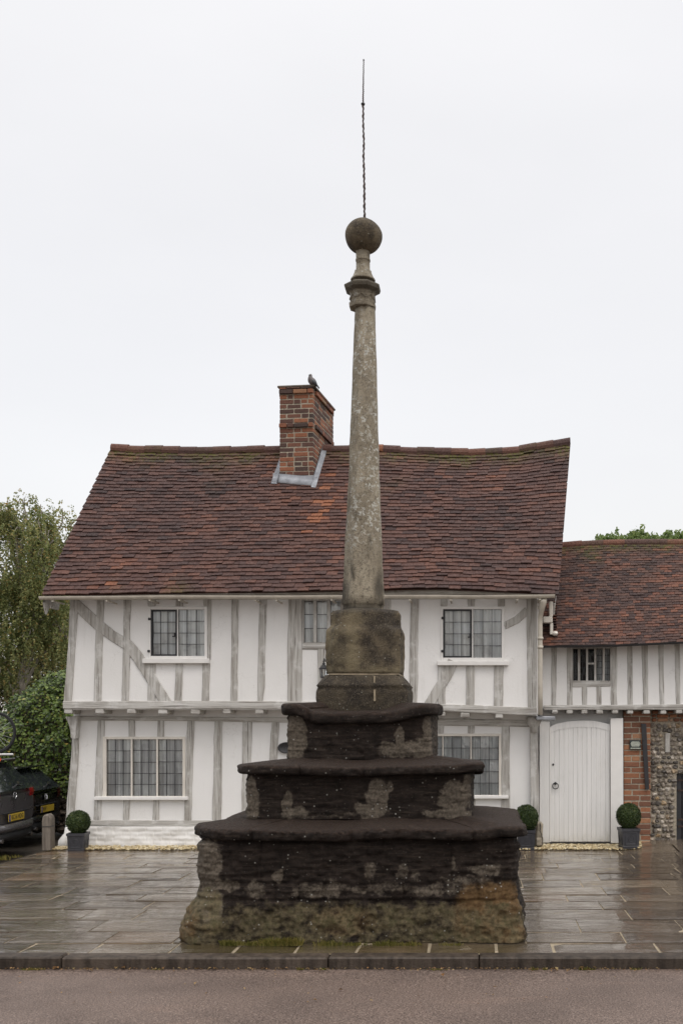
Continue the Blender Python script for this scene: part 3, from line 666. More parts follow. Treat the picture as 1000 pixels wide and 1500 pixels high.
def timber(name, pts, D, parent, proud=.020, mat='oak_v', back=.05, wob=1.5, seg=.09):
    """pts: (px left, px right, py) rows, or (px, py, halfwidth) along a brace when 'b' is first"""
    mb = MB(); rows = []
    if pts[0] == 'b':
        pl = [(Vector((X(a, D), 0, Z(b, D))), h*D/F) for a, b, h in pts[1:]]
        for (p0, h0), (p1, h1) in zip(pl, pl[1:]):
            k = max(2, int((p1-p0).length/seg))
            for i in range(k+(p1 is pl[-1][0])): rows.append((p0.lerp(p1, i/k), lerp(h0, h1, i/k)))
        rows2 = []
        for i, (p, h) in enumerate(rows):
            a = rows[max(0, i-1)][0]; b = rows[min(len(rows)-1, i+1)][0]; t = (b-a).normalized(); nrm = Vector((t.z, 0, -t.x))
            if nrm.x < 0: nrm = -nrm
            rows2.append((p-nrm*h, p+nrm*h))
        if rows2[0][0].z < rows2[-1][0].z: pass
        rows = rows2
    else:
        pl = [(Vector((X(a, D), 0, Z(c, D))), Vector((X(b, D), 0, Z(c, D)))) for a, b, c in pts]
        for (a0, b0), (a1, b1) in zip(pl, pl[1:]):
            k = max(2, int((a1-a0).length/seg))
            for i in range(k+(a1 is pl[-1][0])): rows.append((a0.lerp(a1, i/k), b0.lerp(b1, i/k)))
    sd_ = rnd.random()*90
    for i, (a, b) in enumerate(rows):
        wv = .007*wob
        a = a+Vector((wv*fbm(sd_, a.z*5, a.x*2, 2)*1.6, 0, 0)); b = b+Vector((wv*fbm(sd_+7, b.z*5, b.x*2, 2)*1.6, 0, 0))
        pr_ = D-proud-.005*fbm(sd_, a.z*3, 2, 2); e_ = min(.008, (b-a).length*.2); d = (b-a).normalized()
        for p, yy in ((a, D+back), (a, pr_+.007), (a+d*e_, pr_), ((a+b)/2, pr_-.003), (b-d*e_, pr_), (b, pr_+.007), (b, D+back)): mb.v.append((p.x, yy, p.z))
    n = 7
    for j in range(len(rows)-1):
        for i in range(n-1): mb.f.append((j*n+i, (j+1)*n+i, (j+1)*n+i+1, j*n+i+1))
    mb.f.append(tuple(range(n))); mb.f.append(tuple((len(rows)-1)*n+i for i in range(n))[::-1])
    return obj(name, mb, M[mat], parent)
def rail(name, top, bot, D, parent, proud=.02, back=.06, depthmat='oak_h', wob=1.):
    """horizontal member; top and bot are lists of (px, py)"""
    mb = MB(); x0, x1 = top[0][0], top[-1][0]; k = max(4, int(abs(x1-x0)/9)); sd_ = rnd.random()*60
    for i in range(k+1):
        px_ = lerp(x0, x1, i/k); zt, zb = Z(interp(top, px_), D), Z(interp(bot, px_), D); x_ = X(px_, D)
        zt += .008*wob*fbm(x_*3, sd_, 0, 2); zb += .008*wob*fbm(x_*3, sd_, 5, 2); pr_ = D-proud-.005*fbm(x_*2, sd_, 9, 2); e_ = min(.01, (zt-zb)*.2)
        for z_, yy in ((zb, D+back), (zb, pr_+.008), (zb+e_, pr_), ((zt+zb)/2, pr_-.003), (zt-e_, pr_), (zt, pr_+.008), (zt, D+back)): mb.v.append((x_, yy, z_))
    n = 7
    for j in range(k):
        for i in range(n-1): mb.f.append((j*n+i, j*n+i+1, (j+1)*n+i+1, (j+1)*n+i))
    mb.f.append(tuple(range(n))[::-1]); mb.f.append(tuple(k*n+i for i in range(n)))
    return obj(name, mb, M[depthmat], parent)
def pxbox(mb, D, x0, x1, y0, y1, f, b, ch=0): mb.b2(X(x0, D), X(x1, D), D-f, D+b, Z(y1, D), Z(y0, D), ch)
def window(parent, D, outer, lights, ly, cols, rows_, sill=None, casement=None, hinges=(), fmat='cream_paint', fbar=None, curt=True, cx_extra=1.0, cw=.0040):
    x0, y0, x1, y1 = outer; f = MB()
    ls = sorted(lights)
    pxbox(f, D, x0, ls[0][0], y0, y1, .022, .07, .004); pxbox(f, D, ls[-1][1], x1, y0, y1, .022, .07, .004)
    pxbox(f, D, ls[0][0], ls[-1][1], y0, ly[0], .020, .07, .004); pxbox(f, D, ls[0][0], ls[-1][1], ly[1], y1, .020, .07, .004)
    for a, b in zip(ls, ls[1:]): pxbox(f, D, a[1], b[0], ly[0], ly[1], .018, .07, .003)
    wd = obj('window', f, M[fmat], parent)
    pn = MB(); cm = MB()
    for k, (a, b) in enumerate(ls):
        ax, bx, zt, zb = X(a, D), X(b, D), Z(ly[0], D), Z(ly[1], D); g_ = .012
        if casement == k:
            q = MB(); t = .024
            for (u0, u1, v0, v1) in ((ax, ax+t, zb, zt), (bx-t, bx, zb, zt), (ax+t, bx-t, zb, zb+t), (ax+t, bx-t, zt-t, zt)): q.b2(u0, u1, D-.016, D+.02, v0, v1, .003)
            q.b2(bx-.06, bx-.01, D-.04, D-.017, (zt+zb)/2-.06, (zt+zb)/2-.045); q.b2(bx-.035, bx-.02, D-.045, D-.017, (zt+zb)/2-.06, (zt+zb)/2+.0)
            obj('casement', q, M['black_iron'], wd); ax += t; bx -= t; zb += t; zt -= t
        nx_, nz_ = 3, 4
        b0 = len(pn.v)
        for i in range(cols):
            for j in range(rows_):
                x0_, x1_, z0_, z1_ = lerp(ax, bx, i/cols), lerp(ax, bx, (i+1)/cols), lerp(zb, zt, j/rows_), lerp(zb, zt, (j+1)/rows_); a_, b_ = rnd.uniform(-.003, .003), rnd.uniform(-.003, .003)
                pn.add([(x0_, D+g_-a_-b_, z0_), (x1_, D+g_+a_-b_, z0_), (x1_, D+g_+a_+b_, z1_), (x0_, D+g_-a_+b_, z1_)], [(0, 1, 2, 3)])
        for i in range(1, cols):
            x_ = lerp(ax, bx, i/cols)+rnd.uniform(-.004, .004); cm.b2(x_-cw, x_+cw, D+.004, D+g_+.006, zb, zt)
        for i in range(1, rows_):
            z_ = lerp(zb, zt, i/rows_)+rnd.uniform(-.004, .004); cm.b2(ax, bx, D+.0055, D+g_+.004, z_-cw*.9, z_+cw*.9)
        for x_ in (ax, bx): cm.b2(x_-.004, x_+.004, D+.004, D+g_+.006, zb, zt)
        if fbar and k == fbar[0]:
            fb = MB(); z_ = Z(fbar[1], D); fb.b2(ax, bx, D-.01, D+.004, z_-.012, z_+.012); obj('transom', fb, M[fmat], wd)
    obj('pane', pn, M['glass' if curt else 'glass_dim'], wd); obj('glazing_bars', cm, M['lead_came'], wd)
    if sill:
        s_ = MB(); pxbox(s_, D, sill[0], sill[1], sill[2], sill[3], .075, .02, .006); obj('sill', s_, M['white_paint'], wd)
    if curt:
        cu = MB(); a, b = X(ls[0][0], D)-.05, X(ls[-1][1], D)+.05; k = int((b-a)/.008); s_ = rnd.random()*40
        for i in range(k+1):
            x_ = lerp(a, b, i/k)
            d = .042*math.sin(x_*40+3*noise.noise(Vector((x_*4, s_, 0))))+.022*noise.noise(Vector((x_*22, s_, 2)))
            for z_, ff in ((Z(ly[1], D)-.05, 1.25), ((Z(ly[0], D)+Z(ly[1], D))/2, 1), (Z(ly[0], D)+.05, .7)): cu.v.append((x_, D+.056+d*ff*.5, z_))
        for i in range(k):
            for j in range(2): cu.f.append((i*3+j, i*3+3+j, i*3+4+j, i*3+1+j))
        obj('curtain', cu, M['curtain'], wd, True)
    if hinges:
        for hx, hy in hinges:
            h_ = MB(); h_.box((X(hx, D), D-.03, Z(hy, D)), (.035, .02, .035), None, .006); obj('hinge', h_, M['black_iron'], wd)
    return wd
def hole(o, D): return (X(o[0], D)+.01, Z(o[3], D)+.01, X(o[2], D)-.01, Z(o[1], D)-.01)
WU1, WU2, WUC = (218.5, 888.5, 304, 966), (645.5, 888.5, 738, 970), (444, 876, 562, 942)
WL1, WL2 = (151.5, 1079, 272, 1167), (600, 1074.5, 733.5, 1165.5)
wallgrid(X(103, DU), X(786, DU), Z(1040, DU), Z(868, DU), DU, [hole(q, DU) for q in (WU1, WU2, WUC)], 'upper_wall', house, M['plaster'])
wallgrid(X(108, DL), X(787, DL), Z(1215, DL), Z(1040, DL), DL, [hole(q, DL) for q in (WL1, WL2)], 'lower_wall', house, M['plaster'])
# side and back walls, floors, gables
xl, xr = X(106, DU), X(786, DU); YB = 18.5
def sk(y): return SK*(y-DU)
sh = MB(); zt, zb = Z(872, DU), Z(1032, DU); ZR = 6.02; YR = 16.3
def sidewall(x, sgn):
    k = len(sh.v)
    sh.add([(x, DU+.02, zb), (x+sk(YB), YB, zb), (x+sk(YB), YB, zt), (x+sk(YR), YR, ZR-.12), (x, DU+.02, zt), (x, DL+.02, -.1), (x+sk(YB), YB, -.1), (x+sk(YB), YB, zb), (x, DL+.02, zb)], [(0, 1, 2, 3, 4), (5, 6, 7, 8)])
sidewall(xl, 1); sidewall(xr-.02, 1)
sh.add([(xl+sk(YB), YB, -.1), (xr+sk(YB), YB, -.1), (xr+sk(YB), YB, zt), (xl+sk(YB), YB, zt)], [(0, 1, 2, 3)])
obj('side_wall', sh, M['plaster'], house)
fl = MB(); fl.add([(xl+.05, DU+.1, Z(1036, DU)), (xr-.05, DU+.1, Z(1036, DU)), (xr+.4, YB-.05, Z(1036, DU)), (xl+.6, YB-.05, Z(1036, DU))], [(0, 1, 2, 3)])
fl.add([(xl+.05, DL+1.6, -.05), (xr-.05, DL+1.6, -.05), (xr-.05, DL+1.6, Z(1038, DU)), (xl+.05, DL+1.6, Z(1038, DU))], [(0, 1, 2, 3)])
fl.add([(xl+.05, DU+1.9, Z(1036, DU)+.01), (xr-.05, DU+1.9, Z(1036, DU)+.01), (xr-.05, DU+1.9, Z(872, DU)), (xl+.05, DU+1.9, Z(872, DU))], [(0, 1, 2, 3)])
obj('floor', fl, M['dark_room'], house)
# upper studs
S = lambda name, pts, D=DU, **k: timber(name, pts, D, house, **k)
S('corner_post', [(104, 117, 877), (100, 111, 950), (94.5, 105, 1029)], proud=.02)
S('corner_post', [(770.5, 785, 877), (771.5, 785, 960), (773, 785, 1037)], proud=.02)
for q in ([(143, 153, 878), (140, 151, 950), (138, 148.5, 1030)], [(182, 192.5, 878), (181, 191, 960), (178.5, 189, 1030)],
          [(217, 229, 878), (217.5, 228.5, 888)], [(258, 269, 878), (258, 268.5, 888)], [(297, 308, 878), (299, 304, 888)], [(304, 309.5, 878), (304.5, 309, 967)],
          [(217, 228, 972), (217, 227.5, 1030)], [(257.5, 267.5, 972), (256, 266.5, 1030)], [(297, 308, 972), (296, 306.5, 1030)],
          [(339.5, 349.5, 878), (339.5, 349, 950), (337.8, 347.7, 1030)], [(380.3, 391, 878), (378.5, 389, 950), (377.8, 388, 1005), (378, 384.5, 1030)],
          [(423, 443.5, 878), (421.5, 442.5, 950), (421.5, 442, 1030)], [(560, 572, 878), (560, 571.5, 1032)], [(601.6, 613, 878), (600, 612, 950), (599, 611, 1034)],
          [(645, 655, 878), (645, 655, 888)], [(684.5, 695, 878), (685, 695, 888)], [(728, 739, 878), (729, 739, 888)],
          [(641, 652, 974), (641, 652, 1035)], [(682.5, 695, 974), (682, 693.5, 1036)], [(723.5, 737, 974), (722.5, 736, 1037)]):
    S('stud', q)
S('stud', [(466, 476, 951), (465, 475, 1031)])
S('stud', [(510, 521, 951), (509, 520, 1031)])
S('brace', ['b', (111, 884, 7), (125, 897, 8), (143, 914, 8), (165, 931, 7.5), (188, 945, 8), (203, 962, 8), (225, 999, 8), (246, 1033, 8)], proud=.024)
S('brace', ['b', (663, 968, 8), (652, 993, 7.5), (640, 1011, 7), (626, 1036, 7)], proud=.024)
S('brace', ['b', (772, 894, 6), (756, 908, 5.5), (738, 917, 5)], proud=.017)
rail('wall_plate', [(103, 872), (786, 871)], [(103, 879), (786, 877.5)], DU, house, .016)
rail('window_rail', [(443, 941.5), (562, 942)], [(443, 951.5), (562, 952)], DU, house, .017)
rail('bressumer', [(94, 1027), (200, 1027), (300, 1026.8), (420, 1027.2), (560, 1030), (650, 1031.5), (785, 1036.5)], [(94, 1038.5), (200, 1039), (300, 1038.7), (420, 1038.7), (560, 1041), (650, 1042), (785, 1048.5)], DU, house, .035, .12)
st_ = MB(); pxbox(st_, DU, 785.2, 789.8, 878, 1046, .02, .2, .004); obj('edge_board', st_, M['white_paint'], house)
# joists and jetty soffit
for q in (101, 147, 193, 239, 286.5, 332.5, 380, 427, 473, 519, 565, 609, 645, 680.5, 730.5):
    dy = interp([(95, 0), (420, 0), (650, 4), (785, 9)], q)+rnd.uniform(-.7, .7)
    j = MB(); hw_ = X(PX+6.2*rnd.uniform(.85, 1.1), DU); j.box((X(q, DU), DU+.20, Z(1042+dy, DU)), (hw_*2, .46, Z(0, DU)-Z(7.5, DU)), Matrix.Rotation(rnd.uniform(-.06, .06), 3, 'Y'), .012); obj('joist', j, M['oak_h'], house)
sf = MB(); sf.add([(X(100, DU), DU-.0, Z(1038.2, DU)), (X(650, DU), DU, Z(1041.5, DU)), (X(787, DU), DU, Z(1047.5, DU)), (X(787, DU), DL+.02, Z(1047, DU)), (X(650, DU), DL+.02, Z(1041.5, DU)), (X(100, DU), DL+.02, Z(1038.2, DU))], [(5, 4, 1, 0), (4, 3, 2, 1)])
obj('jetty_soffit', sf, M['plaster'], house)
rail('top_plate', [(108, 1048.5), (640, 1052), (776, 1055)], [(108, 1055), (300, 1056), (640, 1062.5), (776, 1064.5)], DL, house, .03)
# ground floor
G = lambda name, pts, **k: timber(name, pts, DL, house, **k)
G('corner_post', [(107, 117, 1078), (103, 113.5, 1140), (98, 110, 1190), (97, 109, 1214)], proud=.03)
br = MB(); br.prism([(X(a, DL), Z(b, DL)) for a, b in ((117, 1081.5), (110.8, 1081), (110, 1070), (107.5, 1060), (102.5, 1050), (119.5, 1049))][::-1], DL-.16, DL+.03); obj('bracket', br, M['oak_v'], house)
for q in ([(144, 154, 1055), (140, 151, 1150), (137.6, 148, 1202)], [(189, 198, 1055), (189, 198, 1079)], [(231.5, 240.5, 1055), (231.5, 240.5, 1079)], [(275, 285, 1055), (272, 282, 1150), (270, 280.6, 1202)],
          [(182, 191, 1171), (181, 190, 1202)], [(224.6, 233.2, 1171), (224, 233, 1202)], [(315, 326.5, 1055), (313, 325.5, 1130), (311, 324, 1202)], [(356, 369.5, 1055), (355, 367, 1130), (354, 366, 1202)], [(398, 409, 1056), (394.6, 406, 1120), (394, 405, 1202)],
          [(440, 450, 1057), (438, 448, 1202)], [(480, 491, 1057), (479, 490, 1202)], [(520, 531, 1058), (519, 530, 1202)], [(560, 571, 1059), (559, 570, 1202)],
          [(640, 649.5, 1062), (640, 649, 1074)], [(685, 695, 1063), (685, 694.5, 1074)], [(734.5, 746, 1064), (734, 746, 1202)], [(640, 650, 1170), (640, 650, 1202)], [(686, 696, 1170), (686, 696, 1202)], [(592, 603, 1060), (590, 601, 1202)]):
    G('stud', q)
S('corner_post', [(775.5, 787.5, 1058), (776, 788, 1130), (777.5, 789, 1208)], D=DL-.06, proud=.03, back=.08)
kb = MB(); kb.lathe((X(781, DL), DL-.09, 0), [(.05, Z(1073, DL)), (.055, Z(1066, DL)), (.10, Z(1058, DL)), (.115, Z(1054, DL)), (.10, Z(1051, DL)), (.06, Z(1049, DL))], 12, 0, 1, .8, .1); obj('post_head', kb, M['oak_v'], house, True)
rail('sill_beam', [(128, 1200.5), (300, 1201.5), (776, 1201)], [(128, 1209), (300, 1211.5), (776, 1211)], DL, house, .025)
# whitewashed brick plinth: courses of soft bricks under limewash
pl = MB(); nx_, nz_ = 700, 22; zt_, zb_ = Z(1210.5, DL), -.12; x0_, x1_ = X(99, DL), X(787, DL)
for j in range(nz_+1):
    for i in range(nx_+1):
        u = lerp(x0_, x1_, i/nx_); v_ = lerp(zb_, zt_, j/nz_); cz = (v_-zt_)/.068+.35*fbm(u*2.2, v_*3, 6, 2); row = math.floor(cz); fz_ = abs(cz-row-.5)*2
        cxx = u/.23+(.5 if row % 2 else 0)+.2*noise.noise(Vector((row*3.3, 1, 1))); fx_ = abs(cxx-math.floor(cxx)-.5)*2
        d = .008*(1-sstep(.66, .98, fz_+.3*fbm(u*6, v_*9, 1)))*(1-.7*sstep(.86, 1, fx_))+.024*fbm(u*5, v_*9, 3, 4)
        pl.v.append((u, DL-.045-d-.02*sstep(zt_-.02, zb_, v_), v_))
n = nx_+1
for j in range(nz_):
    for i in range(nx_): pl.f.append((j*n+i, j*n+i+1, (j+1)*n+i+1, (j+1)*n+i))
k = len(pl.v); pl.add([(x0_, DL-.045, zt_), (x1_, DL-.045, zt_), (x1_, DL+.02, zt_+.004), (x0_, DL+.02, zt_+.004)], [(0, 1, 2, 3)])
pl.prism([(X(a, DL), Z(b, DL)) for a, b in ((88, 1243), (88.5, 1231), (92, 1226), (97, 1220), (98.5, 1211.5), (108, 1211.5), (108, 1243))], DL-.07, DL+.3)
obj('plinth', pl, M['white_paint'], house, True)
fp = MB(); fp.box((X(788.5, 14.5), 14.44, Z(1219, 14.5)), (.095, .2, .30), Matrix.Rotation(.05, 3, 'Y'), .02); fp.box((X(789, 14.5), 14.40, Z(1231, 14.5)), (.10, .2, .12), Matrix.Rotation(-.1, 3, 'Z'), .02); obj('post_footing', fp, M['mortar'], house)
cb = MB(); cb.tube([(X(a, 14.3), 14.31, Z(b, 14.3)) for a, b in ((790, 1205), (791.5, 1212), (790, 1217), (792.5, 1222), (794, 1230), (794, 1238))], .006, 6); obj('cable', cb, M['black_iron'], house)
# windows
window(house, DU, WU1, [(221.5, 260), (261.5, 300)], (893, 961), 3, 4, (211, 308, 965, 972), 0, ((220, 907), (219, 954)), 'white_paint')
window(house, DU, WU2, [(648.5, 690.8), (692.5, 734)], (892.5, 963.5), 3, 4, (640, 744, 968.5, 975), 0, ((648, 905.5), (647.5, 954)), 'white_paint')
window(house, DU, WUC, [(445.5, 459), (464, 479), (484, 499), (504, 519), (524, 539), (544, 559)], (880, 941), 1, 3, None, None, (), 'oak_v')
window(house, DL, WL1, [(156.7, 192.3), (194.7, 229.5), (232, 268)], (1083, 1166), 3, 5, (140.5, 277, 1166.5, 1171.5))
window(house, DL, WL2, [(606, 647.5), (649, 688.5), (690, 730)], (1078.5, 1164.8), 3, 5, (594, 744, 1165, 1169.5))
# roof
def tiled(name, E, Rg, n_rows, tw, mat, parent, mossf, warmf, thick=.015, lift=.027, jit=1.2, dens_=1.9):
    """E(u), Rg(u): eave and ridge points for u in 0..1"""
    mb = MB(); mo, wa = [], []
    def S_(u, v): 
        p = E(u).lerp(Rg(u), v); return p
    for r in range(n_rows):
        v0 = r/n_rows; w_ = (E(1)-E(0)).length; nt_ = int(w_/tw); u = -(.5 if r % 2 else 0)*tw/w_
        vj = .0012*rnd.uniform(-1, 1)
        while u < 1:
            wd = tw*rnd.uniform(.95, 1.05)/w_; u0, u1 = max(-.002, u), min(1.002, u+wd); u += wd
            if u1-u0 < .08*wd: continue
            v1 = v0+dens_/n_rows
            sag_ = .10/n_rows*fbm(u0*14, r*.3, 1, 2)*2.2
            jl = (rnd.uniform(-.10, .10)+ (.14 if rnd.random() < .06 else 0)*rnd.choice([-1, 1]))*jit/n_rows; jr = jl+rnd.uniform(-.10, .10)*jit/n_rows
            g_ = .0018/w_
            a, b, c_, d = S_(u0+g_, v0+sag_+jl), S_(u1-g_, v0+sag_+jr), S_(u1-g_, min(v1, 1.0)), S_(u0+g_, min(v1, 1.0))
            nrm = (b-a).cross(d-a).normalized()
            h1 = lift+rnd.uniform(-.003, .005)*jit+(.006 if rnd.random() < .05 else 0); h2 = h1+rnd.uniform(-.003, .003)*jit
            am = (a+b)/2+nrm*((h1+h2)/2+.002); cm_ = (c_+d)/2+nrm*.003
            vs = [a+nrm*h1, am, b+nrm*h2, c_+nrm*.002, cm_, d+nrm*.002, a+nrm*(h1-thick), am-nrm*thick, b+nrm*(h2-thick), c_-nrm*.006, d-nrm*.006]
            b0 = mb.add(vs, [(0, 1, 4, 5), (1, 2, 3, 4), (6, 7, 1, 0), (7, 8, 2, 1), (8, 9, 3, 2), (10, 6, 0, 5)])
            cu, cv = (u0+u1)/2, v0
            for k_, p in enumerate(vs):
                mo.append(mossf(p, cu, v0 if k_ < 3 or 5 < k_ < 9 else v1)); wa.append(warmf(cu, v0))
    # under-sheet
    k = len(mb.v); N = 40
    for i in range(N+1):
        u = i/N
        for v in (0.004, .5, 1): p = S_(u, v); mb.v.append((p.x, p.y+.02, p.z-.016)); mo.append(0); wa.append(-.5)
    for i in range(N):
        for j in range(2): mb.f.append((k+i*3+j, k+i*3+3+j, k+i*3+4+j, k+i*3+1+j))
    mb.att = {'moss': mo, 'warm': wa}
    return obj(name, mb, M[mat], parent)
DE = 13.98
evy = [(62, 872), (160, 870.5), (300, 868.5), (420, 867), (560, 864.5), (640, 862.5), (760, 868), (816, 872)]
rgy = [(165, 657.5), (200, 660), (300, 661.5), (405, 659.5), (500, 658.5), (560, 659), (620, 662.5), (690, 664), (760, 660), (800, 653.5), (834, 648)]
DR = 16.2
Em = lambda u: P(lerp(62.5, 816, u), interp(evy, lerp(62.5, 816, u)), DE)
Rm = lambda u: P(lerp(164, 834, u), interp(rgy, lerp(164, 834, u)), DR)
def moss_main(p, u, v):
    s_ = .9*sstep(.86, 1.0, v+.22*fbm(p.x*1.6, 4, 0, 3)+.03*fbm(p.x*9, v*9, 2))*(1 if u < .33 or u > .6 else .6)
    s_ = max(s_, sstep(.15, .38, fbm(p.x*1.1+7, p.y*.5, p.z*1.1, 3))*.8*(sstep(.25, .05, v)*sstep(.45, .1, u)+.45*sstep(.5, .95, v)))
    return min(1, s_)
def warm_main(u, v):
    return .8*math.exp(-((u-.50)/.045)**2-((v-.60)/.28)**2)+.35*math.exp(-((u-.46)/.05)**2-((v-.25)/.2)**2)+.5*math.exp(-((u-.78)/.08)**2-((v-.78)/.15)**2)-.25*sstep(.6, 1, u)*sstep(.7, .2, v)+.25*math.exp(-((u-.12)/.08)**2-((v-.08)/.1)**2)-.06
roof = tiled('roof', Em, Rm, 41, .160, 'roof_tile', house, moss_main, warm_main)
bk = MB(); N = 30
for i in range(N+1):
    a = Rm(i/N); bk.v.append((a.x, a.y+.02, a.z)); bk.v.append((a.x-.14, a.y+2.35, a.z-2.95))
for i in range(N): bk.f.append((2*i, 2*i+2, 2*i+3, 2*i+1))
obj('back_slope', bk, M['roof_tile'], roof)
def ridge(Rg, L, r, mat, parent, lift=.0, mossy=.5):
    mb = MB(); tot = (Rg(1)-Rg(0)).length; k = int(tot/L); mo, wa = [], []
    for i in range(k):
        u0, u1 = i/k, (i+1)/k+.0003; a, b = Rg(u0), Rg(u1); dz = rnd.uniform(-.011, .011); b0 = len(mb.v)
        for q, (p, rr_) in enumerate(((a, r*1.0), (b, r*1.05))):
            for t in range(9):
                an = math.pi*(-.12+1.24*t/8); mb.v.append((p.x, p.y+.02-rr_*math.cos(an), p.z-.045+rr_*math.sin(an)+dz+lift))
        for t in range(8): mb.f.append((b0+t, b0+9+t, b0+10+t, b0+t+1))
        for t in range(18): mo.append(mossy*max(0, fbm(a.x*2, 1, 5)*2.5)*(1 if t % 9 < 3 else .0)); wa.append(.75+rnd.uniform(-.1, .2) if t == 0 else wa[-1])
        mb.f.append(tuple(b0+t for t in range(9))); mb.f.append(tuple(b0+9+t for t in range(9))[::-1])
    mb.att = {'moss': mo, 'warm': wa}
    return obj('ridge_tiles', mb, M[mat], parent)
ridge(Rm, .26, .095, 'roof_tile', roof, .03)
# barge boards under the verges, and the purlin end at the left
for fn, off in ((lambda v: Em(1).lerp(Rm(1), v), -.05), (lambda v: Em(0).lerp(Rm(0), v), .05)):
    bb = MB(); p, q = fn(-.03), fn(1)
    bb.add([(p.x+off, p.y+.02, p.z-.03), (q.x+off, q.y+.02, q.z-.03), (q.x+off, q.y+.10, q.z-.18), (p.x+off, p.y+.10, p.z-.18), (p.x+off*.5, p.y+.02, p.z-.03), (q.x+off*.5, q.y+.02, q.z-.03), (q.x+off*.5, q.y+.10, q.z-.18), (p.x+off*.5, p.y+.10, p.z-.18)], [(0, 1, 2, 3), (7, 6, 5, 4), (0, 3, 7, 4)])
    obj('bargeboard', bb, M['oak_v'], house)
pe = MB(); pe.box((X(75, 14.2), 14.3, Z(886, 14.2)), (.06, .25, .10), Matrix.Rotation(.2, 3, 'Y'), .01); obj('purlin_end', pe, M['oak_h'], house)
pe = MB(); pxbox(pe, 14.45, 794.5, 808, 904, 913, .1, .1, .01); pxbox(pe, 14.45, 803.5, 808.5, 882, 903.8, .08, .03, .006); pxbox(pe, 14.45, 804.5, 808.8, 913.2, 930, .08, .03, .006); pe.blob((X(812.5, 14.4), 14.4, Z(928, 14.4)), (.045, .06, .036), 2, .1); obj('eave_bracket', pe, M['cream_paint'], house)
vt = MB()
for i in range(11):
    vt.box((X(811.5, 14.5)+rnd.uniform(-.006, .006), 14.62, Z(884+i*3.9, 14.5)), (.06, .3, .014), Matrix.Rotation(R(-8), 3, 'X'))
obj('verge_tiles', vt, M['wing_tile'], house)
# gutter
def gutter(name, pts, D, r, mat, parent, collars=(), r2=None):
    mb = MB(); k = 0; prof_ = [(math.cos(math.pi*(1+t/8)), math.sin(math.pi*(1+t/8))) for t in range(9)]
    prof_ = [(c_*r, s_*r) for c_, s_ in prof_]+[(c_*r*.86, s_*r*.86) for c_, s_ in prof_[::-1]]
    n = len(prof_)
    for a, b in pts:
        p = P(a, b, D)
        for c_, s_ in prof_: mb.v.append((p.x, p.y+c_, p.z+s_+r*.5))
    for j in range(len(pts)-1):
        for i in range(n): i2 = (i+1) % n; mb.f.append((j*n+i, j*n+i2, (j+1)*n+i2, (j+1)*n+i))
    mb.f.append(tuple(range(n))); mb.f.append(tuple((len(pts)-1)*n+i for i in range(n))[::-1])
    o = obj(name, mb, M[mat], parent)
    if collars:
        for q in collars:
            cm_ = MB(); p = P(q, interp(pts, q), D); ring_ = [(p.x, p.y+r*1.12*math.cos(math.pi*(1+t/8)), p.z+r*.5+r*1.12*math.sin(math.pi*(1+t/8))) for t in range(9)]
            cm_.add([(x_-.022, y_, z_) for x_, y_, z_ in ring_]+[(x_+.022, y_, z_) for x_, y_, z_ in ring_], [(i, i+1, i+10, i+9) for i in range(8)]+[tuple(range(9)), tuple(range(17, 8, -1))])
            cm_.b2(p.x-.012, p.x+.012, p.y-.02, DU, p.z-r*1.0, p.z-r*.62)
            obj('gutter_bracket', cm_, M[mat], o)
    return o
gutter('gutter', [(59, 876.5), (150, 876), (240, 875), (420, 875.3), (560, 874.3), (640, 874.5), (700, 875), (790, 874), (812, 873.5)], 13.93, .048, 'gutter_paint', house, (78, 157, 220, 263, 374, 405, 486, 600, 660, 757, 790))
dp = MB(); DD = 14.12
dp.tube([P(795, 877, 13.95), P(795, 882, 13.98), P(793.5, 889, 14.0), P(792, 897, 14.05), P(790.5, 905, 14.1), P(790.5, 915, DD), P(790.5, 1000, DD), P(790.8, 1047, DD)], [.05, .05, .042, .034, .034, .034, .034, .034], 12)
for y_ in (891, 935, 948): dp.tube([P(790.7+(.8 if y_ < 900 else 0), y_-2, DD-.03*(y_ < 900)), P(790.7, y_+2, DD-.03*(y_ < 900))], .042, 12)
obj('downpipe', dp, M['gutter_paint'], house, True)
ld = MB(); ld.box((X(798, 14.3), 14.32, Z(1052, 14.3)), (.255, .40, .055), Matrix.Rotation(.03, 3, 'Y'), .01); obj('lead_flashing', ld, M['lead'], house)
fa = MB(); pxbox(fa, DU, 100, 800, 866, 872, .2, .0, .004); obj('fascia', fa, M['oak_h'], house)
# chimney
def brickwall(mb, o, ux, un, Wd, Ht, course, bl, inset=.0, depth=.10, mort=.012, start=0, proud=lambda z: 0):
    ux = Vector(ux); un = Vector(un); o = Vector(o); r = 0; z = 0
    while z < Ht-.01:
        h_ = min(course, Ht-z)-mort; x_ = 0; odd = r % 2
        nb = max(1, round(Wd/bl)); xs_ = [0]
        q = bl*(.5 if odd else 1)
        while q < Wd-bl*.3: xs_.append(q+rnd.uniform(-.012, .012)); q += bl if rnd.random() < .75 else bl*.5
        xs_.append(Wd)
        for a, b in zip(xs_, xs_[1:]):
            pj = proud(z)+rnd.uniform(-.003, .004); g_ = mort/2
            a2 = a+(g_ if a > 0 else 0); b2_ = b-(g_ if b < Wd else 0)
            c = o+ux*((a2+b2_)/2)+un*(pj-depth/2)+Vector((0, 0, z+h_/2+mort/2+rnd.uniform(-.002, .002)))
            Mx = Matrix((ux, -un, Vector((0, 0, 1)))).transposed() @ Matrix.Rotation(rnd.uniform(-.012, .012), 3, 'Y')
            mb.box(c, (b2_-a2, depth, h_), Mx, .006)
        z += course; r += 1
th = R(-6.5); uxc = Vector((math.cos(th), math.sin(th), 0)); unc = Vector((math.sin(th), -math.cos(th), 0)); DC = 15.62
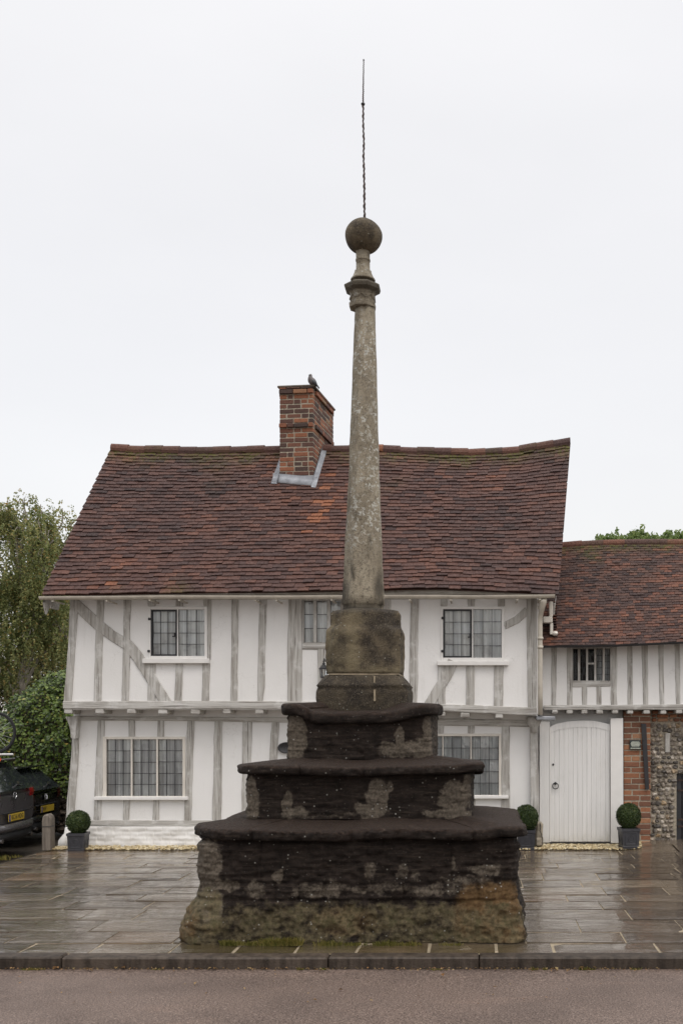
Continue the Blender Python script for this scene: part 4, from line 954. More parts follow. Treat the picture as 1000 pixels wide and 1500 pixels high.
o0 = P(409.5, 705, DC+.06); W_c, D_c = .525, 1.22; z0c = o0.z; z1c = Z(566.5, DC)
ch = MB(); pr_c = lambda z: .036 if z > (z1c-z0c)-.165 or abs(z-(z1c-z0c)*.545) < .035 else 0
course = .0735
brickwall(ch, o0, uxc, unc, W_c, z1c-z0c, course, .225, proud=pr_c)
brickwall(ch, o0+uxc*W_c-unc*.10, -unc, uxc, D_c-.2, z1c-z0c, course, .225, proud=pr_c)
brickwall(ch, o0-unc*(D_c-.1), unc, -uxc, D_c-.2, z1c-z0c, course, .225, proud=pr_c)
brickwall(ch, o0+uxc*W_c-unc*D_c, -uxc, -unc, W_c, z1c-z0c, course, .225, proud=pr_c)
chim = obj('chimney', ch, M['chimney_brick'], house)
mo_ = MB(); Mx = Matrix((uxc, -unc, Vector((0, 0, 1)))).transposed()
mo_.box(o0+uxc*W_c/2-unc*D_c/2+Vector((0, 0, (z1c-z0c)/2)), (W_c-.009, D_c-.009, z1c-z0c-.01), Mx); obj('mortar', mo_, M['mortar'], chim)
cp = MB(); cp.box(o0+uxc*W_c/2-unc*D_c/2+Vector((0, 0, (z1c-z0c)+.012)), (W_c+.06, D_c+.06, .035), Mx, .01)
obj('chimney_cap', cp, M['rubble'], chim)
# lead flashing laid on the slope round the stack
def roofpt(px_, D_):     # point of the main slope at image column px_, depth D_
    t = (D_-DE)/(DR-DE); x_ = X(px_, D_)
    e0, r0 = interp(evy, px_), interp(rgy, px_)
    return Vector((x_, D_, lerp(Z(e0, DE), Z(r0, DR), t)))
ldm = MB(); nr = Vector((0, -.80, .60))
def onroof(p): 
    u = (p.x-lerp(Em(0).x, Rm(0).x, .7))/(lerp(Em(1).x, Rm(1).x, .7)-lerp(Em(0).x, Rm(0).x, .7)); a, b = Em(u), Rm(u); t = (p.y-DE)/(DR-DE); return Vector((p.x, p.y, lerp(a.z, b.z, t)))
fl_, fr_ = o0-uxc*.10+unc*.05, o0+uxc*(W_c+.07)+unc*.05
def strip(p0, p1, q0, q1, n_=14, lift=.034, wv=.008):
    b0 = len(ldm.v)
    for i in range(n_+1):
        t = i/n_; a = onroof(p0.lerp(p1, t)); b = onroof(q0.lerp(q1, t)); w2 = wv*fbm(t*6, p0.x, 1)*2
        ldm.v += [tuple(a+nr*(lift+w2-.02)), tuple(a+nr*(lift+w2)), tuple(b+nr*(lift+.004)), tuple(b+nr*(lift+.004)+Vector((0, 0, .06)))]
    for i in range(n_):
        for j in range(3): ldm.f.append((b0+i*4+j, b0+i*4+4+j, b0+i*4+5+j, b0+i*4+1+j))
strip(fl_+unc*.02, fr_+unc*.02, fl_-unc*.055, fr_-unc*.055)
strip(fr_+unc*.05, fr_-unc*.62, fr_-uxc*.065+unc*.05, fr_-uxc*.065-unc*.62)
strip(fl_-unc*.62, fl_+unc*.05, fl_+uxc*.095-unc*.62, fl_+uxc*.095+unc*.05)
ldm.add([o0+unc*.012-uxc*.012+Vector((0, 0, -.2)), o0+uxc*(W_c+.012)+unc*.012+Vector((0, 0, -.2)), o0+uxc*(W_c+.012)+unc*.012+Vector((0, 0, .075)), o0-uxc*.012+unc*.012+Vector((0, 0, .075))], [(0, 1, 2, 3)])
obj('lead_flashing', ldm, M['lead'], chim, True)

# ------------------------------------------------------------------ the lower wing on the right
DW, DP = 14.62, 14.76
wing = thing('timber_framed_wing', 'lower timber-framed wing with narrow studs, flint and brick ground floor and mossy tiled roof', 'house', (X(900, DP), DP, .02))
WW = (837.5, 949.5, 893.5, 998.5)
wallgrid(X(793, DW), X(1100, DW), Z(1038, DW), Z(938, DW), DW, [hole(WW, DW)], 'upper_wall', wing, M['plaster'])
V = lambda name, pts, **k: timber(name, pts, DW, wing, **k)
for q in ([(806.8, 814.5, 946), (807, 814, 1033)], [(829.5, 838, 946), (829.5, 838, 1033)], [(893, 903, 946), (894, 903, 1033)], [(918, 925.5, 944), (918.5, 926.5, 1033)],
          [(939, 948, 943), (941.5, 948.5, 1033)], [(963, 971, 942), (966, 972, 1033)], [(987, 995, 941), (989.5, 995.5, 1033)], [(1011, 1019, 940), (1013, 1020, 1033)], [(1036, 1044, 940), (1038, 1045, 1033)], [(1062, 1070, 940), (1063, 1071, 1033)],
          [(851, 859, 1005), (852, 859, 1033)], [(872.5, 880, 1004), (873, 880, 1033)]): V('stud', q, proud=.012)
rail('window_rail', [(838, 998.5), (893.4, 997.5)], [(838, 1006.5), (893.4, 1005.5)], DW, wing, .016)
rail('bressumer', [(796, 1033), (900, 1032.5), (1100, 1031)], [(796, 1040.3), (900, 1039.8), (1100, 1039.5)], DW, wing, .03, .1)
wr = MB(); wr.b2(X(796, DW), X(1100, DW), DW-.036, DW-.0, Z(1036.2, DW), Z(1035.3, DW)); obj('beam_moulding', wr, M['oak_h'], wing)
window(wing, DW, WW, [(838.5, 845.5), (849, 857.5), (860.5, 869.5), (872.5, 881.5), (885, 892.5)], (950.5, 997), 2, 5, None, None, (), 'oak_v', (2, 972), False, cw=.003)
ib = MB(); ib.add([(X(797, DW), DW+1.0, Z(1040, DW)), (X(1095, DW), DW+1.0, Z(1040, DW)), (X(1095, DW), DW+1.0, Z(930, DW)), (X(797, DW), DW+1.0, Z(930, DW)), (X(797, DW), DW+.03, Z(1039, DW)), (X(1095, DW), DW+.03, Z(1039, DW))], [(0, 1, 2, 3), (4, 5, 1, 0)]); obj('room_wall', ib, M['dark_room'], wing)
ct = MB()
for i in range(30):
    for z_ in (Z(998, DW), Z(950, DW)): ct.v.append((lerp(X(876, DW), X(895, DW), i/29), DW+.16+.02*math.sin(i*1.3), z_))
for i in range(29): ct.f.append((2*i, 2*i+2, 2*i+3, 2*i+1))
obj('curtain', ct, M['curtain'], wing, True)
for q in (812, 833.5, 855, 877.5, 900, 922, 946, 970.5, 993.5, 1017, 1041):
    j = MB(); j.box((X(q, DW), DW+.12, Z(1042.8+rnd.uniform(-.5, .5), DW)), (X(PX+9.2*rnd.uniform(.9, 1.1), DW), .3, Z(0, DW)-Z(5.6, DW)), None, .012); obj('joist', j, M['oak_h'], wing)
lw = MB(); lw.b2(X(790, 14.95), X(921, 14.95), 14.95, 15.1, -.1, Z(1038.5, DW)); obj('lower_wall', lw, M['plaster'], wing)
# brick pier and flint wall
bp_ = MB(); brickwall(bp_, (X(913, DP), DP, -.06), (1, 0, 0), (0, -1, 0), X(952, DP)-X(913, DP), Z(1041, DP)+.06, .0815, .225)
pier = obj('brick_pier', bp_, M['pier_brick'], wing)
mo_ = MB(); mo_.b2(X(913, DP)+.006, X(952, DP)-.006, DP+.0042, DP+.5, -.1, Z(1040.2, DP)); obj('mortar', mo_, M['mortar'], pier)
DF = 14.86
dx0, dx1, dz1 = X(990, DF), X(1036, DF), Z(1133, DF)
fm = MB(); fm.b2(X(952.3, DP), dx0, DF, DF+.4, -.1, Z(1040, DF)); fm.b2(dx0, dx1, DF, DF+.4, dz1, Z(1040, DF)); fm.b2(dx1, X(1100, DF), DF, DF+.4, -.1, Z(1040, DF))
fw = obj('flint_wall', fm, M['mortar'], wing)
fm = MB(); z = -.04; row = 0
while z < Z(1058, DF):
    x = X(954, DF)+rnd.uniform(0, .04)
    while x < X(1098, DF):
        rx = rnd.uniform(.028, .050); rz = rnd.uniform(.026, .040)
        if not (dx0-.03 < x < dx1+.03 and z < dz1+.03) and not (X(972, DF) < x < X(981, DF) and Z(1103, DF) < z < Z(1073, DF)):
            fm.blob((x, DF+.010, z+rnd.uniform(-.008, .008)), (rx, rnd.uniform(.03, .055), rz), 2, .22, rnd.random()*99)
        x += rx*1.85
    z += .066; row += 1
obj('flints', fm, M['flint'], fw)
fm = MB(); z = Z(1057, DF)
while z < Z(1041, DF):
    x = X(953, DF)
    while x < X(1098, DF):
        L = rnd.uniform(.06, .2); fm.box((x+L/2, DF-.0, z+.025), (L-.014, .07, rnd.uniform(.035, .055)), Matrix.Rotation(rnd.uniform(-.06, .06), 3, 'Y'), .014); x += L
    z += .058
obj('rubble_course', fm, M['pier_brick'], fw)
vs = MB(); pxbox(vs, DF, 973, 980, 1074, 1102, .045, .02, .005); obj('stone_slip', vs, M['oak_v'], fw)
dr = MB(); k = 5
for i in range(k): dr.b2(lerp(dx0, dx1, i/k)+.004, lerp(dx0, dx1, (i+1)/k)-.004, DF+.06, DF+.1, -.02, dz1-.01, .004)
door = obj('door', dr, M['black_wood'], wing)
for y_ in (1143, 1158, 1201, 1211):
    h_ = MB(); h_.b2(dx0+.03, dx1-.08, DF+.045, DF+.059, Z(y_+1.6, DF), Z(y_-1.2, DF)); obj('strap', h_, M['rust_iron'], door)
bt = MB(); bt.prism([(X(a, DP), Z(b, DP)) for a, b in ((937.8, 1060), (945, 1060), (949.3, 1155.5), (944, 1156.5))][::-1], DP-.045, DP-.012); bt.blob((X(941, DP), DP-.05, Z(1083.5, DP)), (.012, .01, .012), 1); 
tag(obj('timber_batten', bt, M['black_wood']), 'tall black painted timber batten leaning slightly on the brick pier', 'batten')
pq = thing('wall_plaque', 'small dark plaque with pale hexagonal panel fixed on the red brick pier', 'plaque', (X(929, DP), DP-.03, Z(1091, DP)))
q = MB(); pxbox(q, DP, 921, 937.3, 1084, 1098, .034, -.006, .006); obj('board', q, M['dark_sign'], pq)
q = MB(); q.prism([(X(a, DP), Z(b, DP)) for a, b in ((922, 1089.5), (924, 1086), (934.5, 1086), (936.8, 1089.5), (934.5, 1093.5), (924, 1093.5))], DP-.042, DP-.033); obj('panel', q, M['pale_sign'], pq)
q = MB(); pxbox(q, DP, 922, 937, 1095.2, 1096.8, .041, -.033); obj('strip', q, M['pale_sign'], pq)
# wing roof
ew = [(785, 946.5), (900, 945), (1000, 940.5), (1100, 938)]; rw = [(785, 802), (812, 799.5), (850, 796.5), (890, 794.5), (1000, 794), (1100, 794)]
DWE, DWR = 14.3, 15.78
Ew = lambda u: P(lerp(789, 1100, u), interp(ew, lerp(789, 1100, u)), DWE); Rw = lambda u: P(lerp(789, 1100, u), interp(rw, lerp(789, 1100, u)), DWR)
wroof = tiled('roof', Ew, Rw, 40, .105, 'wing_tile', wing, lambda p, u, v: min(1, .9*sstep(.86, 1, v+.15*fbm(p.x*3, 1, 0, 3))+.75*sstep(.12, .34, fbm(p.x*1.3, p.y*2+9, 5, 3))*sstep(.6, .1, u)*sstep(.4, .7, v)), lambda u, v: -.1+.25*fbm(u*5, v*4, 3), .010, .014, .9)
ridge(Rw, .30, .075, 'wing_tile', wroof, .02, .4)
bk = MB()
for i in range(11): a = Rw(i/10); bk.v += [(a.x, a.y+.02, a.z), (a.x, a.y+1.8, a.z-2.0)]
for i in range(10): bk.f.append((2*i, 2*i+2, 2*i+3, 2*i+1))
obj('back_slope', bk, M['wing_tile'], wroof)
gu = MB(); 
for i in range(31): a = Ew(i/30)
gutter('gutter', [(795, 947.5), (900, 946), (1000, 941.5), (1100, 939)], 14.25, .030, 'black_iron', wing)
ff = MB(); ff.add([P(795, 948.5, 14.42), P(900, 947, 14.42), P(1000, 942.5, 14.42), P(1100, 940, 14.42), P(1100, 936, 14.42), P(1000, 938.5, 14.42), P(900, 943, 14.42), P(795, 944.5, 14.42)], [(0, 1, 6, 7), (1, 2, 5, 6), (2, 3, 4, 5)]); obj('fascia', ff, M['oak_h'], wing)
ew_ = MB(); xe = X(1096, DW); ew_.add([(xe, DW+.02, -.1), (xe, DW+3.2, -.1), (xe, DW+3.2, Z(945, DW)), (xe, DWR, Z(797, DWR)-.06), (xe, DW+.02, Z(945, DW))], [(0, 1, 2, 3, 4)])
ew_.add([(xe, DW+3.2, -.1), (X(797, DW), DW+3.2, -.1), (X(797, DW), DW+3.2, Z(945, DW)), (xe, DW+3.2, Z(945, DW))], [(0, 1, 2, 3)]); obj('side_wall', ew_, M['plaster'], wing)
# ------------------------------------------------------------------ gate
DG = 14.74
gate = thing('garden_gate', 'tall white boarded garden gate with curved top and black ring handle', 'gate', (X(850, DG), DG, -.04))
gl = X(805, DG); gr_ = X(892.5, DG); nb = 13
arch = [(805, 1064.5), (815, 1060), (830, 1057), (850, 1055.5), (870, 1056), (882, 1058.5), (893, 1061)]
gb = MB()
for i in range(nb):
    a, b = lerp(gl, gr_, i/nb)+.0006, lerp(gl, gr_, (i+1)/nb)-.0006; zt = Z(interp(arch, PX+(a+b)/2*F/DG)+8, DG)
    gb.b2(a, b, DG-.0+rnd.uniform(0, .003), DG+.03, Z(1233, DG), zt+.01, .0025)
obj('boards', gb, M['gate_paint'], gate)
hd = MB(); n = 24
for i in range(n+1):
    px_ = lerp(805, 892.5, i/n); y_ = interp(arch, px_); hd.v += [(X(px_, DG), DG-.006, Z(y_+9.5, DG)), (X(px_, DG), DG-.006, Z(y_, DG)), (X(px_, DG), DG+.05, Z(y_, DG)), (X(px_, DG), DG+.05, Z(y_+9.5, DG))]
for i in range(n):
    for j in range(4): j2 = (j+1) % 4; hd.f.append((i*4+j, i*4+j2, i*4+4+j2, i*4+4+j))
hd.f += [(0, 1, 2, 3), (n*4+3, n*4+2, n*4+1, n*4)]
obj('top_rail', hd, M['gate_paint'], gate)
p_ = MB(); p_.prism([(X(a, DG), Z(b, DG)) for a, b in ((893.3, 1234), (911.5, 1234), (911, 1052), (893, 1052.5))], DG-.06, DG+.08); obj('gate_post', p_, M['white_paint'], gate)
p_ = MB(); pxbox(p_, DG, 789.5, 804.2, 1057, 1234, .03, .05, .004); obj('side_panel', p_, M['gate_paint'], gate)
p_ = MB(); p_.b2(X(804.3, DG), X(805.8, DG), DG-.035, DG-.004, Z(1233, DG), Z(1066, DG)); obj('stop_bead', p_, M['white_paint'], gate)
rh = MB(); c = Vector((X(812.5, DG), DG-.03, Z(1147.5, DG))); rh.blob(c, (.022, .02, .022), 2, .02); rg = c+Vector((0, -.012, -.035)); rh.tube([rg+Vector((.042*math.cos(t*2*math.pi/20), .004*math.sin(t), .042*math.sin(t*2*math.pi/20))) for t in range(20)], .0065, 6, False, True); obj('ring_handle', rh, M['black_iron'], gate, True)
kh = MB(); kh.lathe((X(809.5, DG), 0, 0), [(.001, 0)], 3) if False else kh.blob((X(809.5, DG), DG-.006, Z(1120, DG)), (.014, .006, .018), 2, 0); obj('keyhole', kh, M['black_iron'], gate, True)

# ------------------------------------------------------------------ box balls in planters
def leafquad(mb, p, nrm, size, rot, asp=1.6, fold=.15):
    nrm = nrm.normalized(); t = nrm.orthogonal().normalized(); b = nrm.cross(t)
    d = t*math.cos(rot)+b*math.sin(rot); e_ = nrm.cross(d)
    L = size*asp/2; W_ = size/2
    mb.add([p-d*L, p+e_*W_+nrm*fold*size, p+d*L, p-e_*W_+nrm*fold*size], [(0, 1, 2, 3)])
def rdir(r=rnd):
    while True:
        v = Vector((r.uniform(-1, 1), r.uniform(-1, 1), r.uniform(-1, 1)))
        if .05 < v.length < 1: return v.normalized()
PG = 'clipped box balls in dark square planters'
def make_planter(loc, label):
    t = thing('planter', label, 'planter', loc, PG, True)
    pot = MB(); h, w0, w1 = .25, .128, .150
    ringp = [(w0, .0), (w0+.004, .03), (w0, .034), (w1-.012, h-.04), (w1, h-.036), (w1, h), (w1-.02, h), (w1-.022, h-.03)]
    for (q, z_) in ringp: pot.v += [(-q, -q, z_), (q, -q, z_), (q, q, z_), (-q, q, z_)]
    for j in range(len(ringp)-1):
        for i in range(4): i2 = (i+1) % 4; pot.f.append((j*4+i, j*4+i2, j*4+4+i2, j*4+4+i))
    pot.f.append((3, 2, 1, 0))
    for a in range(4):                                        # raised panel and roundel on each side
        Mx = Matrix.Rotation(a*math.pi/2, 4, 'Z')
        def tr(x, y, z): v = Mx @ Vector((x, y, z)); return v
        f = lambda z: -(lerp(w0, w1-.012, z/h))-.002
        for (x0, x1, z0_, z1_) in ((-.095, .095, .05, .06), (-.095, .095, .19, .20), (-.095, -.085, .06, .19), (.085, .095, .06, .19)):
            cx_, cz_ = (x0+x1)/2, (z0_+z1_)/2; pot.box(tr(cx_, f(cz_), cz_), (x1-x0, .010, z1_-z0_), Mx.to_3x3(), .002)
        pot.tube([tr(.042*math.cos(k*math.pi/8), f(.125+.042*math.sin(k*math.pi/8)), .125+.042*math.sin(k*math.pi/8)) for k in range(16)], .004, 5, False, True)
    obj('pot', pot, M['pot_black'], t)
    so_ = MB(); so_.add([(-w1+.021, -w1+.021, h-.03), (w1-.021, -w1+.021, h-.03), (w1-.021, w1-.021, h-.03), (-w1+.021, w1-.021, h-.03)], [(0, 1, 2, 3)]); obj('soil', so_, M['soil'], t)
    fo = MB(); r = .198; c = Vector((0, 0, h+.145))
    fo.blob(c, (r*.86, r*.86, r*.70), 3, .03)
    for i in range(5600):
        d = rdir(); rr = r*(rnd.uniform(.84, 1.0)+.03*noise.noise(d*3)+(.05 if rnd.random() < .02 else 0))
        leafquad(fo, c+Vector((d.x*rr, d.y*rr, d.z*rr*.83)), d+rdir()*.9, rnd.uniform(.010, .017), rnd.random()*6.3, 1.5)
    obj('foliage', fo, M['box_leaf'], t)
    st = MB(); st.tube([(0, 0, h-.05), (.004, 0, h+.1)], .012, 7); obj('stem', st, M['bark_dark'], t)
    return t
def copy_tree(o, parent=None):
    c = o.copy(); C.objects.link(c); c.parent = parent
    for ch in list(o.children): copy_tree(ch, c)
    return c
p1 = make_planter((X(115, 14.22), 14.22, gz(-5, 14.22)-.005), 'clipped box ball in dark planter left of the white house, by the corner post')
p1.rotation_euler[2] = R(3); p1.scale = (.83, .83, 1.0)
p2 = copy_tree(p1); p2.location = (X(770.5, 14.3), 14.3, gz(1, 14.3)); p2.scale = (.86, .86, 1.12); p2.rotation_euler[2] = R(-4)
p2['label'] = 'clipped box ball in dark planter left of the white gate, beside the cross steps'
p3 = copy_tree(p1); p3.location = (X(920, 14.3), 14.3, gz(2.1, 14.3)+.02); p3.scale = (.88, .88, 1.12); p3.rotation_euler[2] = R(188)
p3['label'] = 'clipped box ball in dark planter in front of the red brick pier'
for q in (p2, p3):
    for ch in q.children:
        if ch.name.startswith('foliage'): ch.rotation_euler[2] = rnd.uniform(.6, 5)

# ------------------------------------------------------------------ gravel, grass, litter
gv = MB()
for i in range(5200):
    px_ = rnd.uniform(74, 790) if rnd.random() < .75 else rnd.uniform(790, 938)
    y_ = rnd.uniform(14.16, 14.56) if px_ < 790 else rnd.uniform(14.2, 14.74)
    if px_ < 98: y_ = rnd.uniform(14.16, 14.45)
    x_ = X(px_, y_); r = rnd.uniform(.010, .021); gv.blob((x_, y_+.02*math.sin(x_*3), gz(x_, y_)+.012+rnd.uniform(0, .014)), (r, r*rnd.uniform(.8, 1.2), r*.75), 1, .2, i)
stuff('gravel', gv, M['gravel'], 'strip of yellow gravel along the foot of the white house', 'gravel')
gs = MB()
def tuft(px_, py_, D, n_, h, spread, z0=None):
    c = P(px_, py_, D); c.z = gz(c.x, c.y) if z0 is None else z0
    for i in range(n_):
        a = rnd.random()*6.28; rr = spread*rnd.random()**.6; b = c+Vector((rr*math.cos(a), rr*.3*math.sin(a), 0)); l_ = h*rnd.uniform(.4, 1.1); d = Vector((rnd.uniform(-.6, .6), rnd.uniform(-.7, .1), 1)).normalized(); w_ = Vector((.0028, 0, 0)); m_ = b+d*l_*.6; tp = b+d*l_+Vector((d.x*l_*.5, d.y*l_*.4, -l_*.25))
        gs.add([b-w_, b+w_, m_+w_*.7, m_-w_*.7, tp], [(0, 1, 2, 3), (3, 2, 4)])
for a in ((402, 1372, 260, .075, .13), (425, 1370, 200, .085, .10), (340, 1374, 150, .05, .10), (375, 1373, 110, .045, .1), (480, 1372, 110, .05, .12), (565, 1373, 150, .045, .12), (600, 1373, 80, .04, .1), (520, 1373, 60, .035, .1), (660, 1373, 50, .03, .1), (330, 1373, 40, .06, .05)):
    tuft(a[0], a[1], 8.20, int(a[2]*1.3), a[3]*1.25, a[4])
for a in ((45, 60, .03, .08), (56, 40, .03, .06), (440, 30, .03, .03), (474, 26, .03, .02), (640, 40, .025, .08), (782, 45, .035, .03), (798, 30, .03, .02), (853, 50, .04, .035), (862, 40, .03, .05), (930, 30, .03, .04), (230, 20, .02, .05)): tuft(a[0], 1413, 7.765, a[1], a[2], a[3], -.088)
tuft(5, 1252, 13.3, 60, .10, .1); tuft(20, 1250, 13.5, 40, .06, .15)
stuff('grass', gs, M['grass'], 'tufts of grass and weeds along the cross base and kerb', 'grass')
dl = MB()
for i in range(420):
    px_ = rnd.uniform(-20, 1020); y_ = 7.76-abs(rnd.gauss(0, .035)) if rnd.random() < .85 else rnd.uniform(6.8, 7.7)
    r = rnd.uniform(.006, .014) if rnd.random() < .9 else rnd.uniform(.014, .026)
    x_ = X(px_, 7.7); leafquad(dl, Vector((x_, y_, -.074+rnd.uniform(0, .006))), Vector((rnd.uniform(-.5, .5), rnd.uniform(-.5, .5), 1)), r*1.2, rnd.random()*6.3, 1.5, .3)
stuff('fallen_leaves', dl, M['dead_leaf'], 'scattered dead leaves and grit in the gutter below the kerb', 'leaf litter')

# ------------------------------------------------------------------ small things on the house
la = thing('wall_lantern', 'small black iron lantern on the white upper wall beside the cross socket', 'lantern', (X(473, 14.15), 14.15, Z(995, 14.15)))
q = MB(); c = Vector((X(474, 14.12), 14.12, 0)); q.lathe((c.x, c.y, 0), [(.012, Z(994, 14.12)), (.05, Z(992.5, 14.12)), (.05, Z(991, 14.12))], 6)
for a in range(6): q.tube([(c.x+.042*math.cos(a*math.pi/3), c.y+.042*math.sin(a*math.pi/3), Z(991, 14.12)), (c.x+.055*math.cos(a*math.pi/3), c.y+.055*math.sin(a*math.pi/3), Z(980, 14.12))], .005, 5)
q.lathe((c.x, c.y, 0), [(.065, Z(980.5, 14.12)), (.066, Z(979, 14.12)), (.02, Z(973.5, 14.12)), (.022, Z(972, 14.12)), (.008, Z(970, 14.12)), (.014, Z(968.5, 14.12)), (.003, Z(967, 14.12))], 6)
obj('lantern_frame', q, M['black_iron'], la)
q = MB(); q.tube([(c.x, c.y, Z(967.5, 14.12)), (c.x, c.y+.06, Z(964, 14.12)), (c.x, DU-.015, Z(968, 14.12))], .008, 6); obj('bracket', q, M['black_iron'], la)
q = MB(); q.lathe((c.x, c.y, 0), [(.038, Z(990.9, 14.12)), (.048, Z(980.6, 14.12))], 6); obj('glass', q, M['glass'], la)
ov = MB(); cx_, cz_ = X(418, 14.5), Z(1095.5, 14.5)
prf = [(.002, -.006), (.085, -.008), (.095, -.016), (.108, -.012), (.108, .02)]
for (r, yy) in prf:
    for k in range(32): a = k*math.pi/16; ov.v.append((cx_+r*1.08*math.cos(a), 14.55+yy, cz_+r*.74*math.sin(a)))
for j in range(len(prf)-1):
    for k in range(32): k2 = (k+1) % 32; ov.f.append((j*32+k, j*32+k2, (j+1)*32+k2, (j+1)*32+k))
tag(obj('oval_plaque', ov, M['black_trim'], None, True), 'dark oval plaque on the white ground-floor wall, mostly behind the top step', 'plaque')
# pigeon
pgn = thing('pigeon', 'plump grey pigeon perched on the front right corner of the brick chimney', 'bird', P(457, 566.5, 15.6))
DPg = 15.62
def skinned(name, pts, mat, parent, seg=14):
    mb = MB(); mb.tube([P(a, b, d) for a, b, d, r in pts], [r for a, b, d, r in pts], seg); o = obj(name, mb, mat, parent, True); md = o.modifiers.new('sub', 'SUBSURF'); md.levels = md.render_levels = 2; return o
skinned('body', [(464.5, 566, 15.68, .012), (462.3, 563.5, 15.66, .030), (459.8, 561, 15.64, .050), (457.2, 559, DPg, .060), (455.3, 556.5, 15.60, .056), (454.6, 553.8, 15.59, .042), (454.6, 551.6, 15.59, .029), (454.9, 549.9, 15.59, .026), (455.1, 548.6, 15.59, .020), (455.2, 547.8, 15.59, .008)], M['bird_grey'], pgn)
skinned('wing', [(456.5, 555.5, 15.58, .012), (459, 558.5, 15.575, .034), (462, 562, 15.60, .030), (465.5, 567, 15.66, .008)], M['bird_wing'], pgn, 8)
skinned('wing', [(456.2, 555.5, 15.66, .012), (458.5, 558.5, 15.70, .030), (461.5, 562, 15.70, .026), (465, 567, 15.70, .008)], M['bird_wing'], pgn, 8)
q = MB(); q.prism([(X(a, 15.66), Z(b, 15.66)) for a, b in ((463, 564.5), (464.5, 563), (467.5, 567.5), (466, 568.6))], 15.63, 15.70); obj('tail', q, M['bird_wing'], pgn)
q = MB(); b_ = P(454.3, 549.3, 15.565); q.tube([b_, b_+Vector((-.018, -.012, -.004)), b_+Vector((-.028, -.018, -.008))], [.008, .005, .001], 6); obj('beak', q, M['black_trim'], pgn)
for dx_ in (-1.2, 1.6):
    q = MB(); a = P(457.5+dx_, 563, 15.6); q.tube([a, Vector((a.x, a.y, Z(566.6, 15.6)))], .006, 5); q.tube([Vector((a.x-.02, a.y-.02, Z(566.9, 15.6))), Vector((a.x+.012, a.y+.01, Z(566.9, 15.6)))], .005, 5); obj('leg', q, M['rust_iron'], pgn)

# ------------------------------------------------------------------ bollard, stone wall, ivy
bo = MB(); bw = .062; prf = [(-bw, 0)]+[(-bw*.98*math.cos(t*math.pi/12), .42+.075*math.sin(t*math.pi/12)) for t in range(13)]+[(bw, 0)]
bX, bY = X(71.5, 14.2), 14.2
n = len(prf); lay = [(-.075, .96), (-.06, 1), (.06, 1), (.075, .96)]
for yy, k in lay:
    for (x_, z_) in prf: bo.v.append((bX+x_*k*(1-.08*z_)+.002*noise.noise(Vector((x_*30, yy*9, z_*20))), bY+yy, -.03+z_*1.0*(k if z_ > .4 else 1)))
for j in range(3):
    for i in range(n): i2 = (i+1) % n; bo.f.append((j*n+i, j*n+i2, (j+1)*n+i2, (j+1)*n+i))
bo.f.append(tuple(range(n))); bo.f.append(tuple(3*n+i for i in range(n))[::-1])
bol = thing('bollard', 'weathered grey round-topped bollard in front of the dark car', 'bollard', (bX, bY, -.03))
m = NM('bollard_wood'); g_ = m.noise(1, 5, .6, stretch=(30, 30, 3)); m.set(m.mix(m.mr(g_, .3, .7), (.085, .07, .056), (.20, .17, .14)), .75); m.bump(g_, .5, .01); M['bollard_wood'] = m.m
obj('post', bo, M['bollard_wood'], bol)
q = MB(); q.b2(bX-bw*.985, bX+bw*.985, bY-.081, bY+.077, .292, .300); obj('groove', q, M['black_trim'], bol)  # raised dark band, the shade of a groove given as colour
sw = MB(); z = -.3; WD = 18.55
while z < 1.0:
    x = -9.8+rnd.uniform(0, .1)
    while x < -5.0:
        L = rnd.uniform(.10, .26); h_ = rnd.uniform(.07, .12); sw.blob((x+L/2, WD+.02, z+h_/2), (L*.56, .10, h_*.62), 2, .2, rnd.random()*60); x += L
    z += .105
wl = obj('stone_wall', sw, M['rubble']); tag(wl, 'low dark rubble stone wall beneath the ivy mound', 'wall')
q = MB(); q.b2(-9.8, -5.0, WD+.03, WD+.4, -.3, 1.0); obj('core', q, M['rubble'], wl)
iv = thing('ivy_bush', 'big rounded mass of dark glossy ivy spilling over the stone wall behind the cars', 'bush', (-7.4, 19.2, -.26))
def ivsurf(u, v):    # u along, v around from the front foot over the top to the back
    x = lerp(-9.9, -4.9, u); top = interp([(-9.9, 1.2), (-9.2, 1.55), (-8.85, 1.85), (-8.6, 2.14), (-8.25, 2.42), (-7.9, 2.60), (-7.4, 2.72), (-6.4, 2.70), (-4.9, 2.5)], x)
    a = math.pi*v; f = (abs(math.cos(a))**.7)*(1 if math.cos(a) > 0 else -1); zz = (math.sin(a)**.75)
    foot = interp([(-9, -.15), (-8.1, -.05), (-7.8, .3), (-4.9, .42)], x)+.2*fbm(x*1.5, 3, 3)
    p = Vector((x, 19.35-f*1.12*(.88+.12*math.sin(a)), foot+(top-foot)*zz)); bulge = .18*fbm(x*1.3, p.y*1.3, p.z*1.3+4, 3)
    return p, Vector((.15*fbm(x*2, 1, p.z*2), -f, math.sin(a)*1.1+.05)).normalized(), bulge
lv = MB()
for i in range(26000):
    u, v = rnd.random(), rnd.random()**1.25*.8
    p, nn, bu = ivsurf(u, v); cl = fbm(p.x*3.2, p.z*3.2, p.y*3.2, 2)
    p = p+nn*(bu+.30*cl-rnd.random()**2*.24)+rdir()*.03
    d = (nn+Vector((0, -.25, .35))+rdir()*.75)
    leafquad(lv, p, d, rnd.uniform(.038, .075), rnd.random()*6.3, 1.15, .18)
obj('foliage', lv, M['ivy_leaf'], iv)
cr_ = MB(); NU, NV = 40, 20
for i in range(NU+1):
    for j in range(NV+1):
        p, nn, bu = ivsurf(i/NU, j/NV); cr_.v.append(tuple(p+nn*(bu-.22)))
